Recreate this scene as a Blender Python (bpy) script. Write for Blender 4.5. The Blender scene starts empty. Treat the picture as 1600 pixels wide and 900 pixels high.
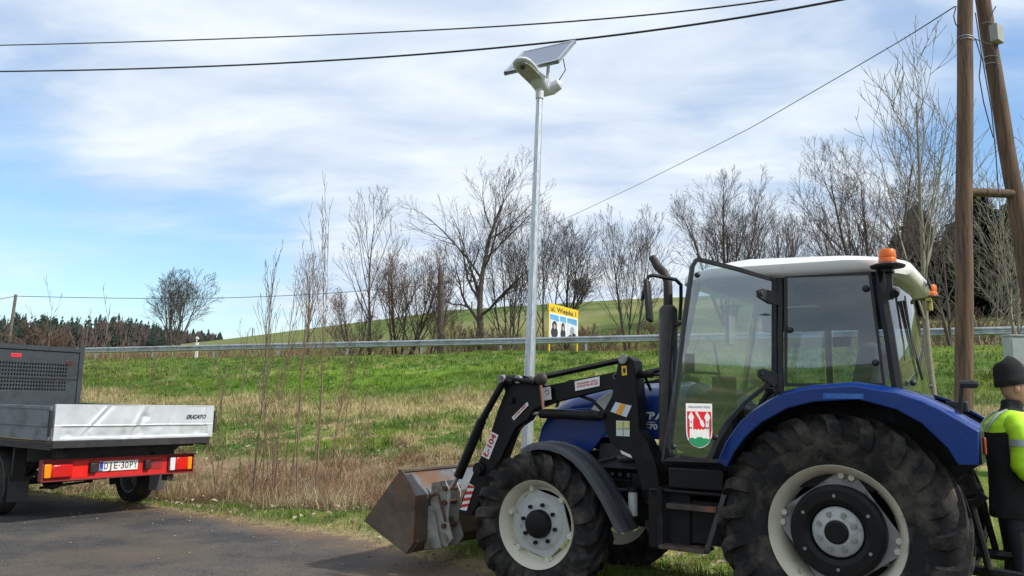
import bpy, bmesh, math, random
import numpy as np
from mathutils import Vector, Matrix, noise as mnoise
R=math.radians; PI=math.pi
S=bpy.context.scene; COL=S.collection
rnd=random.Random(7)
# ------------------------------------------------------------------ camera, sky, sun, exposure
CH,CP,CR,CF=1.52,.140,.020,1260.0
cd=bpy.data.cameras.new('camera'); cam=bpy.data.objects.new('camera',cd); COL.objects.link(cam)
cd.sensor_width=36; cd.lens=CF/1600*36; cd.clip_start=.05; cd.clip_end=3000
cam.matrix_world=Matrix.Translation((0,0,CH))@Matrix.Rotation(PI/2+CP,4,'X')@Matrix.Rotation(CR,4,'Z')
S.camera=cam
SUN_EL,SUN_AZ=R(43),R(113)     # azimuth clockwise from +Y (north)
w=bpy.data.worlds.new('World'); S.world=w; w.use_nodes=True
def build_world():
    nt=w.node_tree; N=nt.nodes; L=nt.links; N.clear()
    out=N.new('ShaderNodeOutputWorld'); bg=N.new('ShaderNodeBackground'); L.new(bg.outputs[0],out.inputs[0])
    sky=N.new('ShaderNodeTexSky'); sky.sky_type='NISHITA'; sky.sun_disc=False
    sky.sun_elevation=SUN_EL; sky.sun_rotation=SUN_AZ; sky.air_density=1.15; sky.dust_density=.7; sky.ozone_density=1.6
    bg.inputs['Strength'].default_value=.13
    tc=N.new('ShaderNodeTexCoord'); sep=N.new('ShaderNodeSeparateXYZ'); L.new(tc.outputs['Generated'],sep.inputs[0])
    def M(op,a,b=None,c=None):
        n=N.new('ShaderNodeMath'); n.operation=op
        for i,v in enumerate((a,b,c)):
            if v is None: continue
            if isinstance(v,(int,float)): n.inputs[i].default_value=v
            else: L.new(v,n.inputs[i])
        return n.outputs[0]
    zz=M('ADD',M('MAXIMUM',sep.outputs[2],0.0),.16)
    cx=M('DIVIDE',sep.outputs[0],zz); cy=M('DIVIDE',sep.outputs[1],zz)
    def nz(rot,sx,sy,scale,det,rough,dist,off):
        cb=N.new('ShaderNodeCombineXYZ'); L.new(cx,cb.inputs[0]); L.new(cy,cb.inputs[1])
        mp=N.new('ShaderNodeMapping'); mp.inputs['Rotation'].default_value=(0,0,rot); mp.inputs['Scale'].default_value=(sx,sy,1); mp.inputs['Location'].default_value=off
        L.new(cb.outputs[0],mp.inputs[0])
        t=N.new('ShaderNodeTexNoise'); t.inputs['Scale'].default_value=scale; t.inputs['Detail'].default_value=det; t.inputs['Roughness'].default_value=rough; t.inputs['Distortion'].default_value=dist
        L.new(mp.outputs[0],t.inputs['Vector']); return t.outputs[0]
    n1=nz(R(35),.7,1.2,1.0,6,.52,.35,(3.1,1.7,0)); n2=nz(R(30),.8,1.5,2.4,7,.55,.4,(0.3,5.2,0)); n3=nz(R(60),1,1.2,7,6,.6,.3,(7,2,0))
    n=M('ADD',M('ADD',M('MULTIPLY',n1,.62),M('MULTIPLY',n2,.28)),M('MULTIPLY',n3,.10))
    # broad openings of blue where the cloud deck breaks
    def gauss(v,k):
        d=Vector(v).normalized(); vm=N.new('ShaderNodeVectorMath'); vm.operation='DOT_PRODUCT'
        L.new(tc.outputs['Generated'],vm.inputs[0]); vm.inputs[1].default_value=d
        return M('EXPONENT',M('MULTIPLY',M('SUBTRACT',vm.outputs['Value'],1.0),k))
    tot=None
    for v,k,a in HOLES:
        g=M('MULTIPLY',gauss(v,k),a); tot=g if tot is None else M('ADD',tot,g)
    n=M('SUBTRACT',n,tot)
    mr=N.new('ShaderNodeMapRange'); mr.interpolation_type='SMOOTHSTEP'; L.new(n,mr.inputs[0])
    mr.inputs[1].default_value=.10; mr.inputs[2].default_value=.50; mr.inputs[3].default_value=.0; mr.inputs[4].default_value=.93
    # cloud brightness: thin veil bluish, thick white, soft grey patches
    br=N.new('ShaderNodeMapRange'); L.new(n2,br.inputs[0]); br.inputs[1].default_value=.33; br.inputs[2].default_value=.64; br.inputs[3].default_value=0; br.inputs[4].default_value=1
    cc=N.new('ShaderNodeMix'); cc.data_type='RGBA'; L.new(br.outputs[0],cc.inputs[0])
    cc.inputs[6].default_value=(4.2,5.0,6.25,1); cc.inputs[7].default_value=(6.4,6.85,7.2,1)
    sk=N.new('ShaderNodeMix'); sk.data_type='RGBA'; sk.blend_type='MULTIPLY'; sk.inputs[0].default_value=1; L.new(sky.outputs[0],sk.inputs[6]); sk.inputs[7].default_value=(.95,1.12,1.25,1)
    mx=N.new('ShaderNodeMix'); mx.data_type='RGBA'; L.new(mr.outputs[0],mx.inputs[0]); L.new(sk.outputs[2],mx.inputs[6]); L.new(cc.outputs[2],mx.inputs[7])
    L.new(mx.outputs[2],bg.inputs[0])
def ray(px,py):
    a,b=px-800,py-450; cr,sr=math.cos(CR),math.sin(CR)
    x=a*cr+b*sr; y=-a*sr+b*cr; r,u=x/CF,-y/CF; c,s=math.cos(CP),math.sin(CP)
    return Vector((r,c-u*s,s+u*c))
def at(px,py,Y):
    d=ray(px,py); t=Y/d.y; return Vector((d.x*t,Y,CH+d.z*t))
HOLES=[(ray(30,185),170,.20),(ray(90,405),70,.30),(ray(330,450),110,.22),(ray(430,360),140,.06),(ray(1590,235),170,.30),(ray(1400,250),90,.09),(ray(170,270),220,-.17),(ray(1180,190),260,.07),(ray(640,120),400,.06),(ray(900,330),14,-.10)]
build_world()
sd=bpy.data.lights.new('sun','SUN'); sd.energy=3.6; sd.angle=R(1.2); sd.color=(1,.95,.87)
sun=bpy.data.objects.new('sun',sd); COL.objects.link(sun)
sdir=Vector((math.sin(SUN_AZ)*math.cos(SUN_EL),math.cos(SUN_AZ)*math.cos(SUN_EL),math.sin(SUN_EL)))
sun.rotation_euler=sdir.to_track_quat('Z','Y').to_euler()
S.view_settings.view_transform='Standard'; S.view_settings.look='None'; S.view_settings.exposure=0.2; S.view_settings.gamma=1
S.render.engine='CYCLES'; S.cycles.max_bounces=8; S.cycles.transparent_max_bounces=12
# ------------------------------------------------------------------ helpers
def mat(name,col,rough=.6,metal=0,var=.0,vscale=8,bump=0,bscale=60,dirt=None,dscale=3,dlo=.5,dhi=.62,coat=0,attr=None,trans=0,spec=None,emit=None,dirt2=None,d2scale=9,d2lo=.58,d2hi=.64,squash=None):
    m=bpy.data.materials.new(name); m.use_nodes=True; nt=m.node_tree; N=nt.nodes; L=nt.links
    b=N['Principled BSDF']; b.inputs['Roughness'].default_value=rough; b.inputs['Metallic'].default_value=metal
    b.inputs['Coat Weight'].default_value=coat
    if spec is not None: b.inputs['Specular IOR Level'].default_value=spec
    tc=N.new('ShaderNodeTexCoord'); vec=tc.outputs['Object']
    if squash:
        mp=N.new('ShaderNodeMapping'); mp.inputs['Scale'].default_value=squash; L.new(vec,mp.inputs[0]); vec=mp.outputs[0]
    def noise(sc,det=6,r=.6):
        t=N.new('ShaderNodeTexNoise'); t.inputs['Scale'].default_value=sc; t.inputs['Detail'].default_value=det; t.inputs['Roughness'].default_value=r; L.new(vec,t.inputs['Vector']); return t.outputs[0]
    def mix(f,a,bb,bt='MIX'):
        x=N.new('ShaderNodeMix'); x.data_type='RGBA'; x.blend_type=bt
        for s,v in ((0,f),(6,a),(7,bb)):
            if isinstance(v,(int,float)): x.inputs[s].default_value=v
            elif isinstance(v,tuple): x.inputs[s].default_value=(*v[:3],1)
            else: L.new(v,x.inputs[s])
        return x.outputs[2]
    def rng(v,a,bb,c=0,d=1):
        r=N.new('ShaderNodeMapRange'); L.new(v,r.inputs[0]); r.inputs[1].default_value=a; r.inputs[2].default_value=bb; r.inputs[3].default_value=c; r.inputs[4].default_value=d; return r.outputs[0]
    if attr:
        at_=N.new('ShaderNodeAttribute'); at_.attribute_name=attr; c=at_.outputs['Color']
    else:
        rg=N.new('ShaderNodeRGB'); rg.outputs[0].default_value=(*col,1); c=rg.outputs[0]
    if var:
        g=rng(noise(vscale),.3,.7,1-var,1+var)
        cb=N.new('ShaderNodeCombineXYZ'); [L.new(g,cb.inputs[i]) for i in range(3)]
        c=mix(1.0,c,cb.outputs[0],'MULTIPLY')
    if dirt: c=mix(rng(noise(dscale,8,.65),dlo,dhi),c,dirt)
    if dirt2: c=mix(rng(noise(d2scale,8,.7),d2lo,d2hi),c,dirt2)
    L.new(c,b.inputs['Base Color'])
    if rough<.9: L.new(rng(noise(vscale*2.3),.3,.7,max(0.02,rough-.08),min(1,rough+.12)),b.inputs['Roughness'])
    if bump:
        bp=N.new('ShaderNodeBump'); bp.inputs['Strength'].default_value=bump; bp.inputs['Distance'].default_value=.01; L.new(noise(bscale,8),bp.inputs['Height']); L.new(bp.outputs[0],b.inputs['Normal'])
    if emit: b.inputs['Emission Color'].default_value=(*emit[:3],1); b.inputs['Emission Strength'].default_value=emit[3]
    if trans:
        tr=N.new('ShaderNodeBsdfTranslucent'); L.new(c,tr.inputs[0]); ms=N.new('ShaderNodeMixShader'); ms.inputs[0].default_value=trans
        L.new(b.outputs[0],ms.inputs[1]); L.new(tr.outputs[0],ms.inputs[2]); L.new(ms.outputs[0],N['Material Output'].inputs[0])
    return m
def glass(name,tint,refl,rough=.02,haze=0.0):
    m=bpy.data.materials.new(name); m.use_nodes=True; nt=m.node_tree; N=nt.nodes; L=nt.links; N.remove(N['Principled BSDF'])
    t=N.new('ShaderNodeBsdfTransparent'); t.inputs[0].default_value=(*tint,1)
    g=N.new('ShaderNodeBsdfGlossy'); g.inputs['Roughness'].default_value=rough
    fr=N.new('ShaderNodeFresnel'); fr.inputs[0].default_value=1.5
    ad=N.new('ShaderNodeMath'); ad.operation='MULTIPLY_ADD'; L.new(fr.outputs[0],ad.inputs[0]); ad.inputs[1].default_value=1.3; ad.inputs[2].default_value=refl; ad.use_clamp=True
    ms=N.new('ShaderNodeMixShader'); L.new(ad.outputs[0],ms.inputs[0]); L.new(t.outputs[0],ms.inputs[1]); L.new(g.outputs[0],ms.inputs[2])
    last=ms.outputs[0]
    if haze:
        d=N.new('ShaderNodeBsdfDiffuse'); d.inputs[0].default_value=(.6,.62,.6,1)
        tc=N.new('ShaderNodeTexCoord'); no=N.new('ShaderNodeTexNoise'); no.inputs['Scale'].default_value=3.5; no.inputs['Detail'].default_value=5; L.new(tc.outputs['Object'],no.inputs['Vector'])
        mr=N.new('ShaderNodeMapRange'); L.new(no.outputs[0],mr.inputs[0]); mr.inputs[1].default_value=.35; mr.inputs[2].default_value=.65; mr.inputs[3].default_value=haze*.5; mr.inputs[4].default_value=haze*1.5
        m2=N.new('ShaderNodeMixShader'); L.new(mr.outputs[0],m2.inputs[0]); L.new(last,m2.inputs[1]); L.new(d.outputs[0],m2.inputs[2]); last=m2.outputs[0]
    L.new(last,N['Material Output'].inputs[0]); return m
class MB:
    def __init__(s): s.v=[]; s.f=[]
    def add(s,vs,fs,M=None):
        o=len(s.v)
        s.v+= [tuple(M@Vector(v)) if M is not None else tuple(v) for v in vs]
        s.f+=[tuple(i+o for i in f) for f in fs]; return s
    def box(s,x0,x1,y0,y1,z0,z1,M=None):
        v=[(x0,y0,z0),(x1,y0,z0),(x1,y1,z0),(x0,y1,z0),(x0,y0,z1),(x1,y0,z1),(x1,y1,z1),(x0,y1,z1)]
        return s.add(v,[(0,3,2,1),(4,5,6,7),(0,1,5,4),(1,2,6,5),(2,3,7,6),(3,0,4,7)],M)
    def tube(s,pts,r,n=10,caps=True,M=None):
        pts=[Vector(p) for p in pts]; rs=r if isinstance(r,(list,tuple)) else [r]*len(pts)
        vs=[];fs=[]; prev=None
        for i,p in enumerate(pts):
            if i==0: t=pts[1]-p
            elif i==len(pts)-1: t=p-pts[i-1]
            else: t=(pts[i+1]-p).normalized()+(p-pts[i-1]).normalized()
            t.normalize()
            if prev is None:
                a=Vector((0,0,1)) if abs(t.z)<.9 else Vector((1,0,0)); u=t.cross(a).normalized()
            else: u=(prev-t*prev.dot(t)).normalized()
            prev=u; q=t.cross(u)
            for k in range(n):
                an=2*PI*k/n; vs.append(p+(u*math.cos(an)+q*math.sin(an))*rs[i])
        for i in range(len(pts)-1):
            for k in range(n):
                a=i*n+k;b=i*n+(k+1)%n; fs.append((a,b,b+n,a+n))
        if caps: fs.append(tuple(range(n-1,-1,-1))); o=(len(pts)-1)*n; fs.append(tuple(range(o,o+n)))
        return s.add(vs,fs,M)
    def cyl(s,p,q,r,n=20,r2=None,M=None): return s.tube([p,q],[r,r if r2 is None else r2],n,True,M)
    def prism(s,poly,h0,h1,axis='y',M=None):
        # polygon in the plane across axis, extruded from h0 to h1
        def P(a,b,h): return (a,h,b) if axis=='y' else ((h,a,b) if axis=='x' else (a,b,h))
        n=len(poly); v=[P(a,b,h0) for a,b in poly]+[P(a,b,h1) for a,b in poly]
        f=[tuple(range(n)),tuple(range(2*n-1,n-1,-1))]+[(i,i+n,(i+1)%n+n,(i+1)%n) for i in range(n)]
        return s.add(v,f,M)
    def lathe(s,prof,n=48,M=None,a0=0,a1=2*PI,closed=True):
        # profile (radius, axial y); axis is y
        full=abs(a1-a0-2*PI)<1e-6; m=len(prof); cnt=n if full else n+1; v=[]
        for k in range(cnt):
            a=a0+(a1-a0)*k/n
            for r,y in prof: v.append((r*math.cos(a),y,r*math.sin(a)))
        f=[]
        for k in range(n):
            k2=(k+1)%cnt
            for j in range(m if closed else m-1):
                j2=(j+1)%m; f.append((k*m+j,k*m+j2,k2*m+j2,k2*m+j))
        return s.add(v,f,M)
    def loft(s,secs,caps=True,M=None,closed=True):
        n=len(secs[0]); v=[p for q in secs for p in q]; f=[]
        for i in range(len(secs)-1):
            for k in range(n if closed else n-1):
                a=i*n+k;b=i*n+(k+1)%n; f.append((a,b,b+n,a+n))
        if caps and closed: f.append(tuple(range(n-1,-1,-1))); o=(len(secs)-1)*n; f.append(tuple(range(o,o+n)))
        return s.add(v,f,M)
    def sphere(s,c,r,n=12,M=None,sc=(1,1,1)):
        v=[];f=[]; m=n//2
        for i in range(m+1):
            th=PI*i/m
            for k in range(n):
                a=2*PI*k/n; v.append((c[0]+r*sc[0]*math.sin(th)*math.cos(a),c[1]+r*sc[1]*math.sin(th)*math.sin(a),c[2]+r*sc[2]*math.cos(th)))
        for i in range(m):
            for k in range(n): a=i*n+k;b=i*n+(k+1)%n; f.append((a,a+n,b+n,b))
        return s.add(v,f,M)
    def build(s,name,m,parent=None,smooth=35,bevel=0,loc=None,label=None):
        me=bpy.data.meshes.new(name); me.from_pydata(s.v,[],s.f); me.validate()
        bm=bmesh.new(); bm.from_mesh(me)
        bmesh.ops.remove_doubles(bm,verts=bm.verts,dist=1e-5); bmesh.ops.recalc_face_normals(bm,faces=bm.faces); bm.to_mesh(me); bm.free()
        me.materials.append(m)
        if smooth: me.shade_smooth(); me.set_sharp_from_angle(angle=R(smooth))
        o=bpy.data.objects.new(name,me); COL.objects.link(o)
        if parent: o.parent=parent
        if loc: o.location=loc
        if bevel:
            md=o.modifiers.new('bevel','BEVEL'); md.width=bevel; md.segments=2; md.limit_method='ANGLE'; md.angle_limit=R(40); md.use_clamp_overlap=True
        if label: o['label']=label
        return o
def tag(o,label,cat,group=None):
    o['label']=label; o['category']=cat
    if group: o['group']=group
    return o
def kind(o,k): o['kind']=k; return o
def thing(name,label,cat,loc=(0,0,0),rz=0,group=None):
    o=bpy.data.objects.new(name,None); COL.objects.link(o); o.location=loc; o.rotation_euler=(0,0,rz); o.empty_display_size=.2
    return tag(o,label,cat,group)
def text(s,size,name,m,parent,M,ext=.001,bold=0,shear=0,align='CENTER',spacing=1,width=None):
    c=bpy.data.curves.new(name,'FONT'); c.body=s; c.size=size; c.extrude=ext; c.align_x=align; c.align_y='CENTER'; c.offset=bold; c.shear=shear; c.space_character=spacing
    t=bpy.data.objects.new(name,c); COL.objects.link(t)
    me=bpy.data.meshes.new_from_object(t); bpy.data.objects.remove(t)
    if width:
        xs=[v.co.x for v in me.vertices]; k=width/(max(xs)-min(xs))
        me.transform(Matrix.Diagonal((k,1,1,1)))
    me.transform(M); me.materials.clear(); me.materials.append(m); me.name=name
    o=bpy.data.objects.new(name,me); COL.objects.link(o); o.parent=parent; return o
def frame(o,x,y):
    "matrix whose local X and Y are the given directions and which sits at o"
    x=Vector(x).normalized(); y=Vector(y); y=(y-x*y.dot(x)).normalized(); z=x.cross(y)
    return Matrix(((x.x,y.x,z.x,o[0]),(x.y,y.y,z.y,o[1]),(x.z,y.z,z.z,o[2]),(0,0,0,1)))
# ------------------------------------------------------------------ terrain
RX,RY,RU=-23.03,44.92,Vector((.9407,-.339))
def sdist(x,y): return (x-RX)*-.339+(y-RY)*-.9407
def along(x,y): return (x-RX)*.9407+(y-RY)*-.339
def railz(a): return 3.29+.014*np.clip(a,-40,90)
def sm(a,b,x): t=np.clip((x-a)/(b-a),0,1); return t*t*(3-2*t)
def vn(x,y,seed=0):
    "value noise, numpy"
    xi=np.floor(x).astype(np.int64); yi=np.floor(y).astype(np.int64); fx=x-xi; fy=y-yi
    def h(i,j):
        n=(i*374761393+j*668265263+seed*1442695041)&0xffffffff; n=((n^(n>>13))*1274126177)&0xffffffff; return ((n^(n>>16))&0xffff)/65535.
    fx=fx*fx*(3-2*fx); fy=fy*fy*(3-2*fy)
    return (h(xi,yi)*(1-fx)+h(xi+1,yi)*fx)*(1-fy)+(h(xi,yi+1)*(1-fx)+h(xi+1,yi+1)*fx)*fy
def fbm(x,y,seed=0,o=4):
    t=0;a=.5;s=0
    for k in range(o): t=t+a*vn(x*2**k,y*2**k,seed+k); s+=a; a*=.55
    return t/s
EDGE=[(-60,40),(-20,20),(-10,14.3),(-6.6,12.3),(-4.75,11.25),(-3,10.05),(-1.63,9.15),(-.9,8.25),(-.2,7.5),(.55,6.95),(1.0,6.0),(1.9,5.1),(3.2,4.0),(6,2.5),(12,0.5),(40,-8)]
EX=np.array([e[0] for e in EDGE],float); EY=np.array([e[1] for e in EDGE],float)
def edgey(x): return np.interp(x,EX,EY)
AZ=np.array([-1.2,-.62,-.53,-.37,-.25,-.08,.13,.40,.8,1.4]); AH=np.array([9,9.3,9.4,11.9,14.0,16.8,17.9,18.6,19,19])
def hz(x,y):
    x=np.asarray(x,float); y=np.asarray(y,float)
    s=sdist(x,y); a=along(x,y); rz=railz(a)
    z=rz*(1-sm(1.2,1.2+21.5,s)*.35-.65*np.clip((s-1.2)/20.8,0,1))
    z=z+(-.12)*np.exp(-((s-23)/1.6)**2)            # shallow ditch at the foot
    # beyond the road
    hill=np.interp(x/np.maximum(y,1),AZ,AH)
    bank=rz+.75*sm(-8,-11,s)
    t=np.clip((-s-11)/80,0,1.0)
    top=bank+(hill-bank)*(t**.8)
    over=np.clip((-s-91)/200,0,1); top=top-over*6*sm(-.5,-.3,x/np.maximum(y,1))
    z=np.where(s<1.2,np.where(s<-8,top,rz),z)
    z=np.where(y<-10,z*0+13*sm(-45,-170,y)*(.75+.5*fbm(x*.02+5,y*.02,7)),z)
    berm=.11*np.exp(-((x+.3)/2.2)**2)*sm(edgey(x)-.6,edgey(x)+1.4,y)
    z=z+berm
    off=sm(0,.8,y-edgey(x))*sm(200,60,y)
    z=z+off*(fbm(x*1.3,y*1.3,3)-.5)*.10+off*(fbm(x*5,y*5,9)-.5)*.05*(s>0)
    return z
def zone(x,y):
    "plain base colours of the ground cover, by place"
    s=sdist(x,y); n=fbm(x*.35,y*.5,21); n2=fbm(x*1.4,y*1.7,33); n3=fbm(x*5,y*5,41)
    ol=sm(.35,.65,fbm(x*.8+3,y*1.0,87)); green=np.stack([.055+.045*n2+.045*ol,.108+.055*n2+.035*ol,.020+.010*n2],-1); lush=np.array([.12,.24,.015]); straw=np.stack([.38+.1*n3,.30+.08*n3,.155+.04*n3],-1)
    brown=np.stack([.20+.08*n3,.145+.05*n3,.085+.03*n3],-1)
    strawf=np.zeros_like(x)
    band=np.exp(-((s-14.2+4*(n-.5))/1.3)**2); strawf=np.maximum(strawf,band*(.35+.9*(n2)))
    low=sm(14,16,s)*sm(22,19,s); strawf=np.maximum(strawf,low*sm(.50,.66,.4*n+.6*n2)*.9)
    tang=sm(19.3,20.8,s+2.5*(n-.5))*sm(25.2,24.0,s+1.2*(n2-.5))*(.12+.88*sm(-.4,-2.0,x)); brownf=tang*sm(.36,.52,n2+.12)
    up=sm(11,9,s)*sm(0,1,s); strawf=np.maximum(strawf,up*sm(.60,.78,n2)*.35)
    nearf=sm(24.4,25.4,s)
    strawf=np.maximum(strawf,nearf*sm(.5,.68,n2*.6+n3*.4)*.55)
    e=y-edgey(x); brownf=np.maximum(brownf,sm(.55,.05,e+.5*(n2-.5))*.9*sm(-12,-5,y)); c0_=sm(-5,-12,y)
    beyond=sm(-7.5,-8.5,s)*sm(-13,-11,s); brownf=np.maximum(brownf,beyond*.9)
    field=sm(-12,-16,s); strawf=np.maximum(strawf,field*(sm(.48,.68,fbm(x*.06,y*.05,70))*.30)+field*.06)
    strawf=np.maximum(strawf,field*sm(-.10,-.30,x/np.maximum(y,1))*.22)
    c=green
    lp=np.exp(-(((x+5.5)/4.5)**2+((y-28)/3.)**2)); c=c*(1-lp[...,None]*.8)+lush*lp[...,None]*.8
    c=c*(1-np.maximum(field,c0_)[...,None]*np.array([.38,.24,.25]))
    c=c*(1-strawf[...,None])+straw*strawf[...,None]
    c=c*(1-brownf[...,None])+brown*brownf[...,None]
    return c,strawf,brownf
def colattr(me,c,name='col'):
    a=me.color_attributes.new(name,'FLOAT_COLOR','POINT'); arr=np.ones((len(me.vertices),4),np.float32); arr[:,:3]=c; a.data.foreach_set('color',arr.ravel())
def gridmesh(name,xs,ys,zf,m,colf=None,keep=None):
    X,Y=np.meshgrid(xs,ys); Z=zf(X,Y); nx,ny=len(xs),len(ys)
    V=np.stack([X,Y,Z],-1).reshape(-1,3)
    i=np.arange(ny-1)[:,None]*nx+np.arange(nx-1)[None,:]; F=np.stack([i,i+1,i+nx+1,i+nx],-1).reshape(-1,4)
    if keep is not None:
        cx=V[F].mean(1); F=F[keep(cx[:,0],cx[:,1])]
        used=np.unique(F); mp=np.zeros(len(V),int); mp[used]=np.arange(len(used)); V=V[used]; F=mp[F]
    me=bpy.data.meshes.new(name); me.vertices.add(len(V)); me.vertices.foreach_set('co',V.ravel())
    me.loops.add(F.size); me.loops.foreach_set('vertex_index',F.ravel()); me.polygons.add(len(F)); me.polygons.foreach_set('loop_start',np.arange(0,F.size,4)); me.polygons.foreach_set('loop_total',np.full(len(F),4))
    me.update(calc_edges=True); me.shade_smooth()
    if colf is not None: colattr(me,colf(V[:,0],V[:,1]))
    me.materials.append(m); o=bpy.data.objects.new(name,me); COL.objects.link(o); return o
m_ground=mat('ground',(1,1,1),.95,attr='col',var=.35,vscale=14,bump=.8,bscale=30,spec=.1)
def spacing(lo,hi,fine_lo,fine_hi,st,g=1.12):
    a=list(np.arange(fine_lo,fine_hi,st)); q=st; p=a[-1]
    while p<hi: q*=g; p+=q; a.append(p)
    q=st; p=fine_lo
    while p>lo: q*=g; p-=q; a.insert(0,p)
    return np.array(a)
xs=spacing(-600,600,-12,9,.16,1.06); ys=spacing(-400,700,4,20,.16,1.045)
ground=kind(gridmesh('ground',xs,ys,hz,m_ground,lambda x,y:zone(x,y)[0]),'structure')
# asphalt yard
def asphalt_mat(name):
    m=bpy.data.materials.new(name); m.use_nodes=True; nt=m.node_tree; N=nt.nodes; L=nt.links; b=N['Principled BSDF']
    tc=N.new('ShaderNodeTexCoord')
    def no(sc,d=6,r=.6):
        t=N.new('ShaderNodeTexNoise'); t.inputs['Scale'].default_value=sc; t.inputs['Detail'].default_value=d; t.inputs['Roughness'].default_value=r; L.new(tc.outputs['Object'],t.inputs['Vector']); return t.outputs[0]
    def ramp(v,pts):
        r=N.new('ShaderNodeValToRGB'); L.new(v,r.inputs[0]); e=r.color_ramp.elements
        while len(e)<len(pts): e.new(.5)
        for q,(p,c) in zip(e,pts): q.position=p; q.color=(*c,1)
        return r.outputs[0]
    def mx(f,a,c,t='MIX'):
        x=N.new('ShaderNodeMix'); x.data_type='RGBA'; x.blend_type=t
        for s_,v in ((0,f),(6,a),(7,c)):
            if isinstance(v,(int,float)): x.inputs[s_].default_value=v
            elif isinstance(v,tuple): x.inputs[s_].default_value=(*v,1)
            else: L.new(v,x.inputs[s_])
        return x.outputs[2]
    base=ramp(no(.9,8,.68),[(.34,(.040,.039,.040)),(.52,(.075,.073,.071)),(.68,(.115,.112,.106))])
    vo=N.new('ShaderNodeTexVoronoi'); vo.inputs['Scale'].default_value=85; L.new(tc.outputs['Object'],vo.inputs['Vector'])
    g=ramp(vo.outputs['Color'],[(0,(.45,.45,.45)),(.55,(.9,.9,.9)),(.9,(1.35,1.33,1.3)),(1,(2.6,2.55,2.45))])
    c=mx(1.0,base,g,'MULTIPLY')
    dirt=ramp(no(.45,7,.65),[(.47,(0,0,0)),(.60,(1,1,1))]); c=mx(mx(1.,dirt,(.6,.6,.6),'MULTIPLY'),c,(.105,.078,.052))
    at_=N.new('ShaderNodeAttribute'); at_.attribute_name='col'
    c=mx(at_.outputs['Fac'],c,mx(no(18,6),(.13,.085,.05),(.24,.15,.085)))
    L.new(c,b.inputs['Base Color']); b.inputs['Roughness'].default_value=.85; b.inputs['Specular IOR Level'].default_value=.3
    bp=N.new('ShaderNodeBump'); bp.inputs['Strength'].default_value=.7; bp.inputs['Distance'].default_value=.008; L.new(vo.outputs['Distance'],bp.inputs['Height']); L.new(bp.outputs[0],b.inputs['Normal']); return m
m_asph=asphalt_mat('asphalt')
def yardcol(x,y):
    e=edgey(x)-y; n=fbm(x*2.2,y*2.2,5); n2=fbm(x*7,y*7,8)
    f=sm(.75,.0,e+.9*(n-.5)+.25*(n2-.5))*.85
    f=np.maximum(f,.9*np.exp(-(((x+.1)/1.5)**2+((y-7.0)/1.3)**2))*sm(.2,.5,n))
    return np.stack([f,f,f],-1)
yard=gridmesh('parking_lot',np.arange(-25,16,.12),np.arange(-10,22,.12),lambda x,y:hz(x,y)+.006,m_asph,yardcol,
    keep=lambda x,y: y<edgey(x)-.12+.45*(fbm(x*1.1,y*1.1,5)-.5)+.3*(fbm(x*5,y*5,2)-.5))
kind(yard,'structure')
# main road behind the rail
def roadmesh():
    b=MB(); sec=[]
    for k in range(61):
        a=-45+k*3.0; p=Vector((RX,RY))+RU*a; n=Vector((.339,.9407))
        z=float(railz(a)); sec.append([(p.x+n.x*1.2,p.y+n.y*1.2,z+.02),(p.x+n.x*7.4,p.y+n.y*7.4,z+.02)])
    b.loft(sec,closed=False); return kind(b.build('road',mat('road_asphalt',(.06,.06,.06),.9,var=.2,vscale=2),smooth=0),'structure')
roadmesh()
# ------------------------------------------------------------------ ground cover blades
m_blade=mat('grass_blades',(1,1,1),.75,attr='col',trans=.25,spec=.2)
def blades(name,x,y,h,wd,col,lean,seed,z=None,flat=0):
    rg=np.random.default_rng(seed); n=len(x); z=hz(x,y) if z is None else z
    an=rg.uniform(0,2*PI,n); ld=rg.uniform(0,2*PI,n); le=lean*rg.uniform(.2,1,n)*h
    P=np.stack([x,y,z-.01],-1); W=np.stack([np.cos(an),np.sin(an),0*an],-1)*(wd/2)[:,None]
    D=np.stack([np.cos(ld),np.sin(ld),0*ld],-1); up=np.array([0,0,1.])
    hh=np.sqrt(np.maximum(h*h-le*le,(.15*h)**2))
    mid=P+D*(le*.35)[:,None]+up*(hh*.55)[:,None]; tip=P+D*le[:,None]+up*hh[:,None]
    V=np.stack([P-W,P+W,mid+W*.8,mid-W*.8,tip],1).reshape(-1,3)
    o=(np.arange(n)*5)[:,None]; Q=o+np.array([0,1,2,3]); T=o+np.array([3,2,4])
    me=bpy.data.meshes.new(name); me.vertices.add(5*n); me.vertices.foreach_set('co',V.ravel())
    loops=np.concatenate([Q,T],1).ravel(); me.loops.add(len(loops)); me.loops.foreach_set('vertex_index',loops)
    st=np.stack([np.arange(n)*7,np.arange(n)*7+4],1).ravel(); tt=np.tile([4,3],n)
    me.polygons.add(2*n); me.polygons.foreach_set('loop_start',st); me.polygons.foreach_set('loop_total',tt); me.update(calc_edges=True)
    colattr(me,np.repeat(col,5,0)); me.materials.append(m_blade)
    ob=bpy.data.objects.new(name,me); COL.objects.link(ob); return kind(ob,'stuff')
def scatter(seed,n,x0,x1,y0,y1,keep):
    rg=np.random.default_rng(seed); x=rg.uniform(x0,x1,n); y=rg.uniform(y0,y1,n); k=keep(x,y,rg); return x[k],y[k],rg
def inview(x,y,mg=.06): return (np.abs(x/np.maximum(y,.1))<.64+mg+.6/np.maximum(y,1))
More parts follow.
